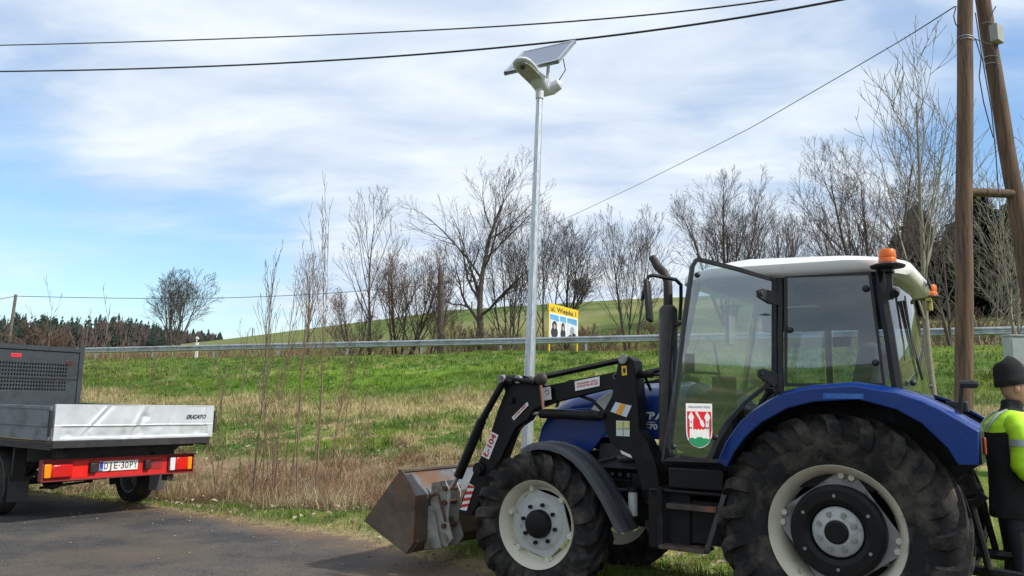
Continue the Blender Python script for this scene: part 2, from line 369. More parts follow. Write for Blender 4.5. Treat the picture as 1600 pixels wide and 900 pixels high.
def cover():
    # near strip along the yard edge
    def keep(x,y,rg): s=sdist(x,y); e=y-edgey(x); return (e>-.15)&(s>22.5)&inview(x,y)&(rg.uniform(0,1,len(x))<sm(-.15,.7,e)*.85+.15)
    x,y,rg=scatter(1,330000,-11,7,3.5,16,keep); c,sf,bf=zone(x,y); n=len(x)
    pick=rg.uniform(0,1,n); dry=pick<(.15+sf*.6+bf*.6)
    g=np.array([.085,.165,.028])*rg.uniform(.65,1.5,(n,1))*np.array([1,1,1]); g[:,0]*=rg.uniform(.8,1.5,n)
    d=np.array([.42,.33,.17])*rg.uniform(.55,1.2,(n,1)); col=np.where(dry[:,None],d,g)
    cl=fbm(x*2.5,y*2.5,12); h=(.035+.11*sm(.35,.75,cl))*rg.uniform(.5,1.3,n)*np.where(bf>.5,.55,1)
    blades('grass',x,y,h,rg.uniform(.004,.009,n),col,.9,2)
    # tangle of dry stalks in the ditch
    def keep(x,y,rg): s=sdist(x,y); return (s>17.8)&(s<24.7+.8*(fbm(x*1.5,y*1.5,77)-.5))&inview(x,y)&(rg.uniform(0,1,len(x))<(sm(18.0,20.8,s)*.85+.05)*(.22+.78*sm(-.2,-2.0,x)))&(fbm(x*.8,y*.8,91)>.42)
    x,y,rg=scatter(3,150000,-16,9,9,22,keep); n=len(x); s=sdist(x,y); nn=fbm(x*.9,y*.9,55)
    base=np.array([.34,.235,.135])*rg.uniform(.45,1.35,(n,1)); pale=np.array([.55,.47,.31])*rg.uniform(.6,1.1,(n,1)); red=np.array([.22,.11,.07])*rg.uniform(.6,1.2,(n,1)); gr=np.array([.08,.15,.03])*rg.uniform(.6,1.4,(n,1))
    p=rg.uniform(0,1,n)[:,None]; col=np.where(p<.42,base,np.where(p<.66,pale,np.where(p<.8,red,gr)))
    h=rg.uniform(.05,.24,n)*(.35+1.1*sm(.4,.7,nn)); h=np.where(rg.uniform(0,1,n)<.03,h*2.2,h)
    blades('dry_grass',x,y,h,rg.uniform(.005,.013,n),col,1.0,4)
    # slope, nearer half
    def keep(x,y,rg): s=sdist(x,y); return (s>9)&(s<20)&inview(x,y)
    x,y,rg=scatter(5,200000,-26,15,14,34,keep); n=len(x); c,sf,bf=zone(x,y); cl=fbm(x*1.2,y*1.5,13)
    p=rg.uniform(0,1,n); dry=p<sf*.8+.05
    col=np.where(dry[:,None],np.array([.50,.41,.235])*rg.uniform(.55,1.2,(n,1)),c*rg.uniform(.7,1.45,(n,1)))
    green=(~dry); col[green]=np.clip(np.array([.075,.14,.024])*rg.uniform(.6,1.5,(green.sum(),1))*.35+c[green]*.75,0,1)
    h=(.06+.16*sm(.3,.75,cl)+.10*sf)*rg.uniform(.5,1.2,n)
    blades('slope_grass',x,y,h,rg.uniform(.010,.022,n),col,.9,6)
    def keep(x,y,rg): s=sdist(x,y); return (s>1.3)&(s<9.5)&inview(x,y)
    x,y,rg=scatter(7,170000,-45,26,22,62,keep); n=len(x); c,sf,bf=zone(x,y); cl=fbm(x*.9,y*.9,14)
    dry=rg.uniform(0,1,n)<sf*.8+.06
    col=np.where(dry[:,None],np.array([.42,.36,.20])*rg.uniform(.6,1.1,(n,1)),(c*.8+np.array([.07,.13,.022])*.25)*rg.uniform(.6,1.4,(n,1)))
    blades('upper_grass',x,y,(.06+.13*sm(.3,.75,cl))*rg.uniform(.5,1.2,n),rg.uniform(.02,.04,n),col,.8,8)
    # brown scrub on the far verge
    def keep(x,y,rg): s=sdist(x,y); return (s<-8)&(s>-15)&inview(x,y)
    x,y,rg=scatter(9,60000,-55,35,35,85,keep); n=len(x)
    col=np.array([.21,.12,.085])*rg.uniform(.5,1.4,(n,1)); blades('verge_scrub',x,y,rg.uniform(.2,.9,n)*(.5+fbm(x*.5,y*.5,61)),rg.uniform(.02,.05,n),col,.7,10)
    # fallen leaves: curled quads
    def keep(x,y,rg): s=sdist(x,y); e=y-edgey(x); return (e>.1)&(s>15)&inview(x,y)&(rg.uniform(0,1,len(x))<.12+.9*sm(.5,.7,fbm(x*.7,y*.7,66)))
    x,y,rg=scatter(11,17000,-12,6,7,21,keep); n=len(x); z=hz(x,y)+rg.uniform(.0,.10,n)
    a=rg.uniform(0,2*PI,n); r=rg.uniform(.02,.05,n); c0=np.stack([x,y,z],-1)
    U=np.stack([np.cos(a),np.sin(a),rg.uniform(-.5,.5,n)],-1)*r[:,None]; Wd=np.stack([-np.sin(a),np.cos(a),rg.uniform(-.6,.6,n)],-1)*(r*.6)[:,None]
    lift=np.array([0,0,1.])*(r*.3)[:,None]
    V=np.stack([c0-U,c0-Wd+lift,c0+U,c0+Wd+lift],1).reshape(-1,3); F=(np.arange(n)*4)[:,None]+np.arange(4)
    me=bpy.data.meshes.new('fallen_leaves'); me.from_pydata(V.tolist(),[],F.tolist()); col=np.array([.42,.34,.25])*rg.uniform(.35,1.35,(n,1)); colattr(me,np.repeat(col,4,0)); me.materials.append(m_blade)
    o=bpy.data.objects.new('fallen_leaves',me); COL.objects.link(o); kind(o,'stuff')
def tufts(name,seed,nc,per,x0,x1,y0,y1,cond,rad,hr,wd,cols,lean=1.0):
    rg=np.random.default_rng(seed); cx=rg.uniform(x0,x1,nc); cy=rg.uniform(y0,y1,nc); k=cond(cx,cy)&inview(cx,cy); cx=cx[k]; cy=cy[k]; n=len(cx)
    hh=rg.uniform(*hr,n); ci=rg.integers(0,len(cols),n); X=np.repeat(cx,per)+rg.normal(0,rad,n*per); Y=np.repeat(cy,per)+rg.normal(0,rad,n*per)
    col=np.array(cols)[np.repeat(ci,per)]*rg.uniform(.5,1.3,(n*per,1)); blades(name,X,Y,np.repeat(hh,per)*rg.uniform(.35,1.1,n*per),rg.uniform(*wd,n*per),col,lean,seed+1)
STR=[(.46,.36,.21),(.38,.27,.15),(.52,.45,.29),(.26,.15,.09),(.20,.12,.075)]; GRN=[(.09,.19,.025),(.07,.14,.03),(.13,.22,.04),(.055,.11,.022)]
tufts('dry_clumps',340,260,110,-5.6,-1.4,10.5,15,lambda x,y:(sdist(x,y)>19.5)&(sdist(x,y)<24.6),.14,(.14,.42),(.005,.011),STR[1:]+STR[:2])
tufts('dry_clumps',300,360,85,-14,7,9.5,18,lambda x,y:(sdist(x,y)>18.6)&(sdist(x,y)<24.4)&(fbm(x*.6,y*.6,19)>.40)&((x<-1.6)|(fbm(x*2,y*2,4)>.62)),.10,(.16,.46),(.005,.011),STR)
tufts('dry_clumps',310,700,45,-20,14,13,30,lambda x,y:(sdist(x,y)>11)&(sdist(x,y)<20.5)&(fbm(x*.5,y*.6,23)>.48),.10,(.12,.30),(.008,.016),STR[:3]+GRN[:1],1.2)
tufts('grass_tufts',320,1500,40,-24,14,12,36,lambda x,y:(sdist(x,y)>2)&(sdist(x,y)<24),.09,(.10,.24),(.008,.018),GRN)
tufts('grass_tufts',330,420,60,-9,6,6,14,lambda x,y:(y-edgey(x)>.35)&(sdist(x,y)>22.5),.05,(.06,.15),(.004,.008),GRN+STR[:2])
def stones():
    rg=np.random.default_rng(77); n=9000; x=rg.uniform(-9,4,n); y=rg.uniform(5,14,n); e=edgey(x)-y; k=(e>-.3)&(rg.uniform(0,1,n)<np.exp(-np.abs(e)/.5)+.04)&inview(x,y); x=x[k];y=y[k]; n=len(x); z=hz(x,y)+.008
    r=rg.uniform(.004,.016,n); c=np.stack([x,y,z+r*.3],-1); D=np.array([[1,0,0],[0,1,0],[-1,0,0],[0,-1,0],[0,0,.7],[0,0,-.7]],float); V=(c[:,None]+D[None]*r[:,None,None]*rg.uniform(.6,1.3,(n,6,1))).reshape(-1,3)
    F=np.array([[0,1,4],[1,2,4],[2,3,4],[3,0,4],[1,0,5],[2,1,5],[3,2,5],[0,3,5]]); F=((np.arange(n)*6)[:,None,None]+F).reshape(-1,3)
    me=bpy.data.meshes.new('gravel'); me.from_pydata(V.tolist(),[],F.tolist()); col=np.array([.16,.145,.125])*rg.uniform(.4,1.9,(n,1)); colattr(me,np.repeat(col,6,0)); me.materials.append(mat('stone',(1,1,1),.9,attr='col')); o=bpy.data.objects.new('gravel',me); COL.objects.link(o); kind(o,'stuff')
stones()
cover()
# ------------------------------------------------------------------ trees
class TM:
    def __init__(s): s.P=[]; s.Q=[]; s.ra=[]; s.rb=[]
    def seg(s,p,q,a,b): s.P.append(p); s.Q.append(q); s.ra.append(a); s.rb.append(b)
    def build(s,name,m,parent,n=4):
        P=np.array(s.P,float); Q=np.array(s.Q,float); ra=np.array(s.ra); rb=np.array(s.rb); T=Q-P; T/=np.linalg.norm(T,axis=1)[:,None]+1e-9
        A=np.where(np.abs(T[:,2:3])<.9,[[0,0,1.]],[[1.,0,0]]); U=np.cross(T,A); U/=np.linalg.norm(U,axis=1)[:,None]; W=np.cross(T,U)
        k=np.arange(n)*2*PI/n; c=np.cos(k)[None,:,None]; s_=np.sin(k)[None,:,None]; ring=U[:,None]*c+W[:,None]*s_
        V=np.concatenate([P[:,None]+ring*ra[:,None,None],Q[:,None]+ring*rb[:,None,None]],1).reshape(-1,3)
        i=np.arange(n); F=np.stack([i,(i+1)%n,(i+1)%n+n,i+n],-1); F=(np.arange(len(P))*2*n)[:,None,None]+F[None]; F=F.reshape(-1,4)
        me=bpy.data.meshes.new(name); me.vertices.add(len(V)); me.vertices.foreach_set('co',V.ravel())
        me.loops.add(F.size); me.loops.foreach_set('vertex_index',F.ravel()); me.polygons.add(len(F)); me.polygons.foreach_set('loop_start',np.arange(0,F.size,4)); me.polygons.foreach_set('loop_total',np.full(len(F),4)); me.update(calc_edges=True); me.shade_smooth()
        me.materials.append(m); o=bpy.data.objects.new(name,me); COL.objects.link(o); o.parent=parent; return o
m_bark=mat('dark_bark',(.085,.068,.055),.9,var=.35,vscale=3,bump=.6,bscale=20)
m_twig=mat('twig_bark',(.092,.075,.066),.9,var=.3,vscale=2)
m_twigb=mat('brown_twig_bark',(.14,.095,.07),.9,var=.3,vscale=2)
m_grey=mat('grey_bark',(.20,.185,.14),.85,var=.3,vscale=4,bump=.4,bscale=25)
def rv(r): return Vector((r.gauss(0,1),r.gauss(0,1),r.gauss(0,1))).normalized()
def bare_tree(name,label,base,H,seed,stems=1,spread=.35,limb_ang=.75,rad=.14,trop=.10,limbs=9,sub=6,twigs=5,fork=.25,lean=(0,0),group=None,mt=None,mb=None,width=1.0,twr=.0082,lv4=3,wob=.09,full=True):
    r=random.Random(seed); t=thing(name,label,'tree',base,0,group); B=TM()
    def limb(p,d,L,rr,lvl,T,maxl,B):
        n={0:9,1:6,2:4,3:3,4:2}[lvl]; st=L/n; pts=[p]
        for i in range(n):
            up=trop*(1.0 if lvl else .6)
            d=(d+rv(r)*wob*(.8 if lvl else .45)+Vector((0,0,up))).normalized(); q=p+d*st
            a=rr*(1-.82*i/n); b=rr*(1-.82*(i+1)/n); T.seg(p,q,max(a,twr*.7),max(b,twr*.6)); p=q; pts.append((q,d,(i+1)/n,b))
        if lvl>=maxl: return
        cnt={0:limbs,1:sub,2:max(twigs-1,min(twigs,3)),3:min(lv4,2)}[lvl]
        for k in range(cnt):
            lo=fork if lvl==0 else .18
            f=lo+(1-lo)*(k+r.random()*.8)/cnt; f=min(f,.99); idx=min(n-1,int(f*n)); q0=pts[idx][0] if idx else pts[0]; q1,dd,_,bb=pts[idx+1]
            pos=q0.lerp(q1,f*n-idx); a=((limb_ang if lvl<1 else min(limb_ang,.55))*(1.12 if full else 1)+.04)*r.uniform(.65,1.25)*(1-.35*f if lvl==0 else 1)
            ax=rv(r); ax=(ax-dd*ax.dot(dd)).normalized(); nd=(dd*math.cos(a)+ax*math.sin(a)); nd.x*=width; nd.y*=width; nd.normalize()
            ln=L*(r.uniform(.50,.76) if full else r.uniform(.28,.5))*(1.12-.70*f)
            limb(pos,nd,ln,max(twr,rr*(1-.82*f)*.55),lvl+1,B,maxl,B)
    for k in range(stems):
        if stems==1: d=Vector((lean[0],lean[1],1)).normalized(); p=Vector((0,0,-.2)); HH=H
        else:
            a=2*PI*(k+r.random()*.6)/stems; sp=spread*r.uniform(.3,1.15); d=Vector((math.cos(a)*sp+lean[0],math.sin(a)*sp+lean[1],1)).normalized(); p=Vector((math.cos(a)*.12*stems**.5,math.sin(a)*.12*stems**.5,-.2)); HH=H*r.uniform(.66,.86)
        A=TM(); B=TM(); limb(p,d,HH*(1.0 if stems==1 else 1.02),rad*(1 if stems==1 else r.uniform(.7,1)),0,A,4 if lv4 else 3,B)
        A.build('trunk',mt or m_bark,t,6); B.build('branches',mb or m_twig,t,3)
    return t
def ground_at(px,Y):
    p=at(px,560,Y); return Vector((p.x,Y,float(hz(p.x,Y))))
def tree_px(px,ytop,Y,**k):
    b=ground_at(px,Y); top=at(px,ytop,Y); lbl=k.pop('label'); nm=k.pop('name','bare_tree'); return bare_tree(nm,lbl,b,(top.z-b.z)*k.pop('hs',1.0),**k)
TG='bare trees along the road verge'
tree_px(270,424,74,label='lone bare round-crowned tree on the field beyond the left end of the guardrail',seed=11,rad=.13,stems=6,spread=.42,limbs=9,sub=6,twigs=5,fork=.18,limb_ang=.5,trop=.05,lv4=2,twr=.013,hs=1.0)
tree_px(578,340,47,label='slender bare tree left of the wide brown bushy trees, behind the guardrail',seed=12,rad=.11,limbs=13,sub=5,twigs=4,limb_ang=.45,fork=.2,group=TG)
tree_px(480,425,52,label='small bare tree behind the guardrail, left of the slender tree and above the saplings',seed=13,rad=.09,limbs=12,sub=6,twigs=4,limb_ang=.7,fork=.25,group=TG,mb=m_twigb)
tree_px(552,440,50,label='low twiggy bare tree at the guardrail just left of the slender tree trunk',seed=31,rad=.08,stems=3,limbs=10,sub=6,twigs=4,spread=.5,limb_ang=.7,fork=.2,group=TG,mb=m_twigb)
tree_px(625,352,48,label='wide brown many-stemmed bare tree left of the broken trunk',seed=14,stems=6,spread=.55,rad=.10,limbs=10,sub=6,twigs=4,limb_ang=.55,fork=.15,group=TG,mb=m_twigb,lv4=2)
tree_px(665,395,46,label='low brown bushy bare tree directly beside the broken trunk',seed=32,stems=5,spread=.6,rad=.07,limbs=9,sub=6,twigs=4,limb_ang=.6,fork=.12,group=TG,mb=m_twigb,lv4=2)
tree_px(752,300,45,label='large dark gnarled bare tree with heavy spreading limbs left of the street lamp pole',seed=19,rad=.26,limbs=15,sub=8,twigs=6,limb_ang=.95,fork=.22,trop=.12,wob=.24,group=TG,mb=m_bark,lv4=3,hs=.96)
tree_px(795,335,46,label='thin many-stemmed bare tree between the gnarled tree and the street lamp pole',seed=16,stems=5,spread=.22,rad=.08,limbs=12,sub=5,twigs=4,limb_ang=.5,fork=.18,group=TG,lv4=2)
tree_px(850,335,46,label='bare tree right behind the street lamp pole, left of the yellow billboard',seed=17,stems=3,spread=.22,rad=.10,limbs=12,sub=6,twigs=4,limb_ang=.55,fork=.2,group=TG,lv4=2)
tree_px(883,318,48,label='tall bare tree rising behind the yellow billboard',seed=18,stems=2,spread=.2,rad=.12,limbs=13,sub=7,twigs=5,limb_ang=.65,fork=.2,group=TG,lv4=2)
tree_px(905,428,105,label='small dark bare tree on the hill crest above the yellow billboard',seed=20,stems=4,spread=.6,rad=.10,limbs=9,sub=5,twigs=4,limb_ang=.7,fork=.1,lv4=2,twr=.025)
tree_px(985,335,46,label='many-stemmed upright bare tree between the billboard and the tractor exhaust pipe',seed=21,stems=5,spread=.18,rad=.07,limbs=12,sub=5,twigs=4,limb_ang=.45,fork=.18,group=TG,lv4=2)
tree_px(1140,286,52,label='tall vase-shaped bare tree behind the tractor door top',seed=22,stems=6,spread=.42,rad=.15,limbs=12,sub=6,twigs=5,limb_ang=.5,fork=.25,group=TG,lv4=2,trop=.08)
tree_px(1215,322,54,label='bare tree with outward curving limbs behind the cab roof',seed=23,stems=6,spread=.42,rad=.12,limbs=11,sub=6,twigs=4,limb_ang=.5,fork=.2,group=TG,lv4=2,trop=.10)
tree_px(1385,215,40,label='broad dense bare tree behind the orange roof beacon',seed=24,stems=4,spread=.42,rad=.17,limbs=14,sub=7,twigs=5,limb_ang=.6,fork=.2,group=TG,lv4=3)
tree_px(1330,330,50,label='lower bare tree filling the gap left of the broad dense tree',seed=34,stems=4,spread=.6,rad=.1,limbs=11,sub=6,twigs=4,limb_ang=.6,fork=.15,group=TG,lv4=2)
tree_px(1457,140,17.5,label='young ash tree with smooth grey trunk between the cab and the wooden poles',seed=25,stems=1,rad=.085,limbs=13,sub=4,twigs=3,limb_ang=.55,fork=.3,lv4=0,mt=m_grey,mb=m_grey,twr=.009,trop=.16)
tree_px(1490,250,30,label='thin bare tree behind the upright wooden pole',seed=26,stems=2,spread=.3,rad=.08,limbs=12,sub=6,twigs=4,limb_ang=.6,fork=.2,lv4=2,group=TG)
tree_px(1598,200,21,label='thin grey bare tree right of the leaning pole at the picture edge',seed=27,stems=2,spread=.25,rad=.06,limbs=11,sub=5,twigs=3,limb_ang=.6,fork=.2,lv4=0,mt=m_grey,mb=m_grey,twr=.010)
tree_px(1545,330,34,label='low bare tree between the two wooden poles in front of the conifers',seed=28,stems=3,spread=.4,rad=.06,limbs=10,sub=6,twigs=4,limb_ang=.7,fork=.15,lv4=2,mt=m_grey,mb=m_grey,group=TG)
# small shrubs on the field left
for i,(px,yt,Y,l) in enumerate([(60,500,60,'bare shrub on the field above the truck headboard, leftmost of three'),(95,510,62,'bare shrub on the field above the truck headboard, middle of three'),(18,515,58,'low bare bush at the left picture edge above the truck')]):
    tree_px(px,yt,Y,label=l,seed=40+i,name='bare_shrub',stems=4,spread=.5,rad=.06,limbs=8,sub=5,twigs=3,limb_ang=.6,fork=.1,lv4=2,twr=.02,mb=m_twigb)
for i,(px,yt,Y,l) in enumerate([(560,492,46,'low tangled shrub at the guardrail left of the brown many-stemmed tree'),(715,488,44,'low tangled shrub under the limbs of the large gnarled tree'),(775,496,44,'low tangled shrub right of the gnarled tree trunk'),(925,498,45,'low shrub behind the guardrail right of the billboard'),(1035,486,46,'low shrub behind the guardrail just left of the exhaust pipe'),(1485,470,36,'low shrub behind the guardrail at the foot of the upright wooden pole'),(1560,462,36,'low shrub behind the guardrail between the two pole legs')]):
    tree_px(px,yt,Y,label=l,seed=340+i,name='bare_shrub',stems=6,spread=1.0,rad=.035,limbs=8,sub=5,twigs=3,limb_ang=.7,fork=.1,lv4=0,twr=.012,mb=m_twigb)
# broken trunk
def broken_trunk():
    b=ground_at(687,44); H=at(687,412,44).z-b.z
    t=thing('broken_trunk','dark snapped-off bare trunk standing among the brown bushy trees','tree stump',b)
    MB().tube([(0,0,-.2),(.03,0,H*.3),(-.03,.02,H*.62),(-.1,.02,H*.88),(-.16,0,H)],[.22,.2,.19,.16,.03],10).build('trunk',m_bark,t)
    m=MB(); 
    for a,z,l in ((.4,.6,.7),(2.5,.72,.9),(4.2,.5,.6),(1.5,.85,.5)): m.tube([(0,0,H*z),(math.cos(a)*l*.6,math.sin(a)*l*.6,H*z+.25),(math.cos(a)*l,math.sin(a)*l,H*z+.7)],[.05,.035,.012],5)
    m.build('branches',m_bark,t)
broken_trunk()
# saplings in the ditch
m_sap=mat('sapling_bark',(.20,.135,.09),.8,var=.35,vscale=3); m_sapg=mat('green_sapling_bark',(.15,.14,.085),.8,var=.3,vscale=3)
m_sapr=mat('reddish_shoot_bark',(.22,.125,.085),.8,var=.35,vscale=3)
SAP=[(397,748,423,400,.020,1,'tall olive-barked sapling, left of the sapling cluster'),(412,715,447,430,.015,0,'tan sapling second from left in the cluster'),(432,705,452,440,.018,0,'straight pale brown sapling leaning slightly in the cluster'),
 (466,758,478,396,.022,0,'tall nearest sapling in the middle of the cluster with side shoots'),(455,735,492,430,.016,0,'slim tan sapling right behind the tall middle one'),(494,712,545,330,.024,0,'tallest sapling, leaning right at the right side of the cluster'),
 (488,700,520,350,.013,0,'slender sapling just left of the tallest leaning one'),(380,690,372,520,.012,0,'short reddish sapling at the left of the cluster'),(352,680,358,560,.009,0,'thin low shoot right of the truck tailgate end'),(507,700,560,520,.012,0,'short sapling branching right beside the tallest one'),
 (425,700,400,455,.012,1,'thin sapling leaning left inside the cluster'),(345,690,345,590,.008,0,'very thin shoot beside the tailgate end')]
for i,(bx,by,tx,ty,rr,g,l) in enumerate(SAP):
    Y=12.6+(755-by)/75*2.2; b=at(bx,by,Y); b.z=float(hz(b.x,Y)); tp=at(tx,ty,Y); H=tp.z-b.z
    bare_tree('sapling',l,b,H*1.0,60+i,rad=rr*.75,limbs=9 if H>2 else 5,sub=3,twigs=0,limb_ang=.38,fork=.35,lean=((tp.x-b.x)/H,0),lv4=0,mt=m_sapg if g else m_sap,mb=m_sapg if g else m_sap,twr=.005,trop=.10,wob=.08,full=False,group='saplings in the ditch')
rs=random.Random(99)
for i in range(16):
    px=rs.uniform(340,565); Y=rs.uniform(12.4,16); b=at(px,700,Y); b.z=float(hz(b.x,Y)); H=rs.uniform(.8,2.5)
    lab=['thin reddish shoot among the saplings','short tan shoot among the saplings'][i%2]
    bare_tree('sapling','knee to chest high twiggy reddish shoot in the sapling thicket by the ditch',b,H,200+i,rad=.008+.004*rs.random(),limbs=6,sub=3,twigs=0,limb_ang=.6,fork=.25,lean=(rs.uniform(-.2,.2),0),lv4=0,mt=m_sapr,mb=m_sapr,twr=.004,wob=.12,full=False,group='low shoots in the sapling thicket')
for i,(bx,by,tx,ty,Y,l) in enumerate([(150,625,178,470,17,'thin sapling rising above the left guardrail end, right of the headboard'),(190,620,205,515,17.5,'thin crooked sapling crossing the guardrail left end'),(240,625,250,545,17,'short thin sapling above the tailgate'),(75,600,78,455,18,'thin tall sapling above the truck headboard'),(132,600,137,490,18,'thin sapling at the corner of the truck headboard')]):
    b=at(bx,by,Y); b.z=float(hz(b.x,Y)); tp=at(tx,ty,Y); H=tp.z-b.z
    bare_tree('sapling',l,b,H,80+i,rad=.012,limbs=6,sub=2,twigs=0,limb_ang=.5,fork=.4,lean=((tp.x-b.x)/H,0),lv4=0,mt=m_sap,mb=m_sap,twr=.006,wob=.08,full=False,group='saplings in the ditch')
# reddish brambles: bent canes
def brambles():
    r=random.Random(5); T=TM()
    for i in range(420):
        x=r.uniform(-7,3); y=r.uniform(11.2,15.5); s=float(sdist(x,y))
        if not 19<s<25 or y<edgey(x)+1.5: continue
        p=Vector((x,y,float(hz(x,y)))); a=r.uniform(0,2*PI); d=Vector((math.cos(a)*.8,math.sin(a)*.8,r.uniform(.6,2))).normalized(); L=r.uniform(.4,1.15); q=.0045
        for k in range(6):
            n=p+d*L/6; T.seg(p,n,q,q*.85); p=n; q*=.85; d=(d+Vector((0,0,-.22))+rv(r)*.12).normalized()
    o=T.build('brambles',mat('bramble_cane',(.27,.14,.085),.7,var=.4,vscale=3),None,4); kind(o,'stuff')
brambles()
# conifers on the right
m_needle=mat('spruce_needles',(.018,.032,.016),.8,var=.45,vscale=2.5,spec=.2)
def conifer(label,base,H,W,seed,group):
    t=thing('conifer',label,'tree',base,0,group); r=np.random.default_rng(seed)
    MB().tube([(0,0,-.3),(0,0,H*.98)],[.22,.02],7).build('trunk',m_bark,t)
    W*=1.3; n=8000; f=r.uniform(0,1,n)**.75; zl=H*(.06+.94*f); az=r.uniform(0,2*PI,n); whorl=.75+.25*np.cos(az*5+np.floor(zl*1.6)*2.1)
    rr=W*(1-f)**.85*whorl*np.sqrt(r.uniform(.05,1,n))+.05; 
    C=np.stack([rr*np.cos(az),rr*np.sin(az),zl-rr*.35+np.sin(zl*9)*.08],-1)
    L=r.uniform(.25,.6,n)*(1.15-.5*f); D=np.stack([np.cos(az),np.sin(az),r.uniform(-.7,.1,n)],-1); Wd=np.stack([-np.sin(az),np.cos(az),r.uniform(-.4,.4,n)],-1)*(L*.22)[:,None]
    V=np.stack([C-Wd*.6,C+Wd*.6,C+D*L[:,None]*.6+Wd,C+D*L[:,None],C+D*L[:,None]*.6-Wd],1).reshape(-1,3); F=(np.arange(n)*5)[:,None]+np.arange(5)
    me=bpy.data.meshes.new('crown'); me.from_pydata(V.tolist(),[],F.tolist()); me.materials.append(m_needle); o=bpy.data.objects.new('crown',me); COL.objects.link(o); o.parent=t
CONG='dark conifers behind the wooden poles'
for i,(px,yt,Y,W,l) in enumerate([(1442,322,50,2.3,'dark slender spruce behind the young grey ash, leftmost conifer'),(1500,350,54,2.6,'dark spruce hidden mostly behind the upright wooden pole'),(1545,300,50,3.0,'dark tall spruce seen between the two wooden poles'),(1592,318,48,3.2,'dark wide spruce at the right picture edge'),(1570,345,55,3.0,'dark spruce behind the foot of the leaning pole'),(1410,370,56,2.3,'dark low spruce behind the cab roof beacon'),(1625,300,52,3.4,'dark spruce cut by the right picture edge'),(1470,380,58,2.5,'low dark spruce between the ash and the upright pole')]):
    b=ground_at(px,Y); conifer(l,b,at(px,yt,Y).z-b.z,W,100+i,CONG)
# far wood at left
def far_wood():
    r=random.Random(3); T=TM(); V=[];F=[]; cols=[]
    for i in range(420):
        px=r.uniform(20,345) if i%5 else r.uniform(-150,20); Y=r.uniform(168,215); g=ground_at(px,Y); base=Vector((g.x,Y,g.z))
        prof=np.interp(px,[-150,30,100,180,240,320,350],[497,490,500,492,510,520,527]); H=max(3,at(px,float(prof)+r.uniform(-7,10),Y).z-base.z)
        con=r.random()<.45 or (px<95 and r.random()<.4)
        if con:
            W=H*.22
            for k in range(46):
                f=r.random()**.8; a=r.uniform(0,2*PI); rr=W*(1-f)*r.uniform(.5,1); c=base+Vector((rr*math.cos(a),rr*math.sin(a),H*(.1+.9*f))); s=.9*(1.15-f)
                o=len(V); V+=[c+Vector((-s,0,-.3)),c+Vector((s,0,-.3)),c+Vector((.1,.3,s))]; F.append((o,o+1,o+2)); q=r.uniform(.7,1.2); cols+=[(.035*q,.055*q,.042*q)]*3
        else:
            H*=.88
            for k in range(60):
                a=r.uniform(0,2*PI); f=r.random(); rr=H*.28*math.sin(PI*min(1,.15+f*.8))*r.random()**.5; c=base+Vector((rr*math.cos(a),rr*math.sin(a),H*(.05+.93*f))); s=r.uniform(.3,.9)
                o=len(V); V+=[c+Vector((-s*.25,0,-s)),c+Vector((s*.25,0,-s)),c+Vector((s*.4*r.uniform(-1,1),.3,s))]; F.append((o,o+1,o+2)); q=r.uniform(.6,1.2); cols+=[(.115*q,.09*q,.085*q)]*3
            T.seg(base,base+Vector((0,0,H*.6)),.2,.1)
    me=bpy.data.meshes.new('far_wood'); me.from_pydata([tuple(v) for v in V],[],F); colattr(me,np.array(cols)); me.materials.append(mat('far_foliage',(1,1,1),.9,attr='col',spec=.1))
    o=bpy.data.objects.new('far_wood',me); COL.objects.link(o); kind(o,'stuff')
far_wood()
# ------------------------------------------------------------------ guardrail
m_galv=mat('galvanised_steel',(.42,.46,.49),.42,.75,var=.18,vscale=5,dirt=(.3,.31,.3),dscale=2)
m_galvp=mat('galvanised_post',(.50,.52,.53),.5,.6,var=.2,vscale=6)
def guardrail():
    t=thing('guardrail','long galvanised steel guardrail on the grass bank below the trees','guardrail',(RX,RY,3.29)); 
    prof=[(.0,.31),(.03,.30),(.08,.265),(.08,.22),(.02,.175),(.02,.135),(.08,.09),(.08,.045),(.03,.01),(0,0)]
    n=Vector((-.339,-.9407,0)); secs=[]
    def P(a): return Vector((RU.x*a,RU.y*a,.014*a))
    for k in range(-6,32):
        a=k*4.; p=P(a); sec=[tuple(p+n*(.06+d)+Vector((0,0,.44+h))) for d,h in prof]+[tuple(p+n*(.05+d)+Vector((0,0,.44+h))) for d,h in reversed(prof)]
        secs.append(sec)
    MB().loft(secs).build('rail',m_galv,t,smooth=25)
    for k in range(-6,32):
        p=P(k*4.); b=MB(); M=Matrix.Translation(p)@Matrix.Rotation(math.atan2(RU.y,RU.x),4,'Z')
        b.box(-.05,.05,-.035,-.029,-.5,.73,M); b.box(-.05,.05,.03,.036,-.5,.73,M); b.box(-.003,.003,-.029,.03,-.5,.73,M); b.box(-.055,.055,-.085,-.036,.46,.74,M)
        b.build('post',m_galvp,t,smooth=0)
guardrail()
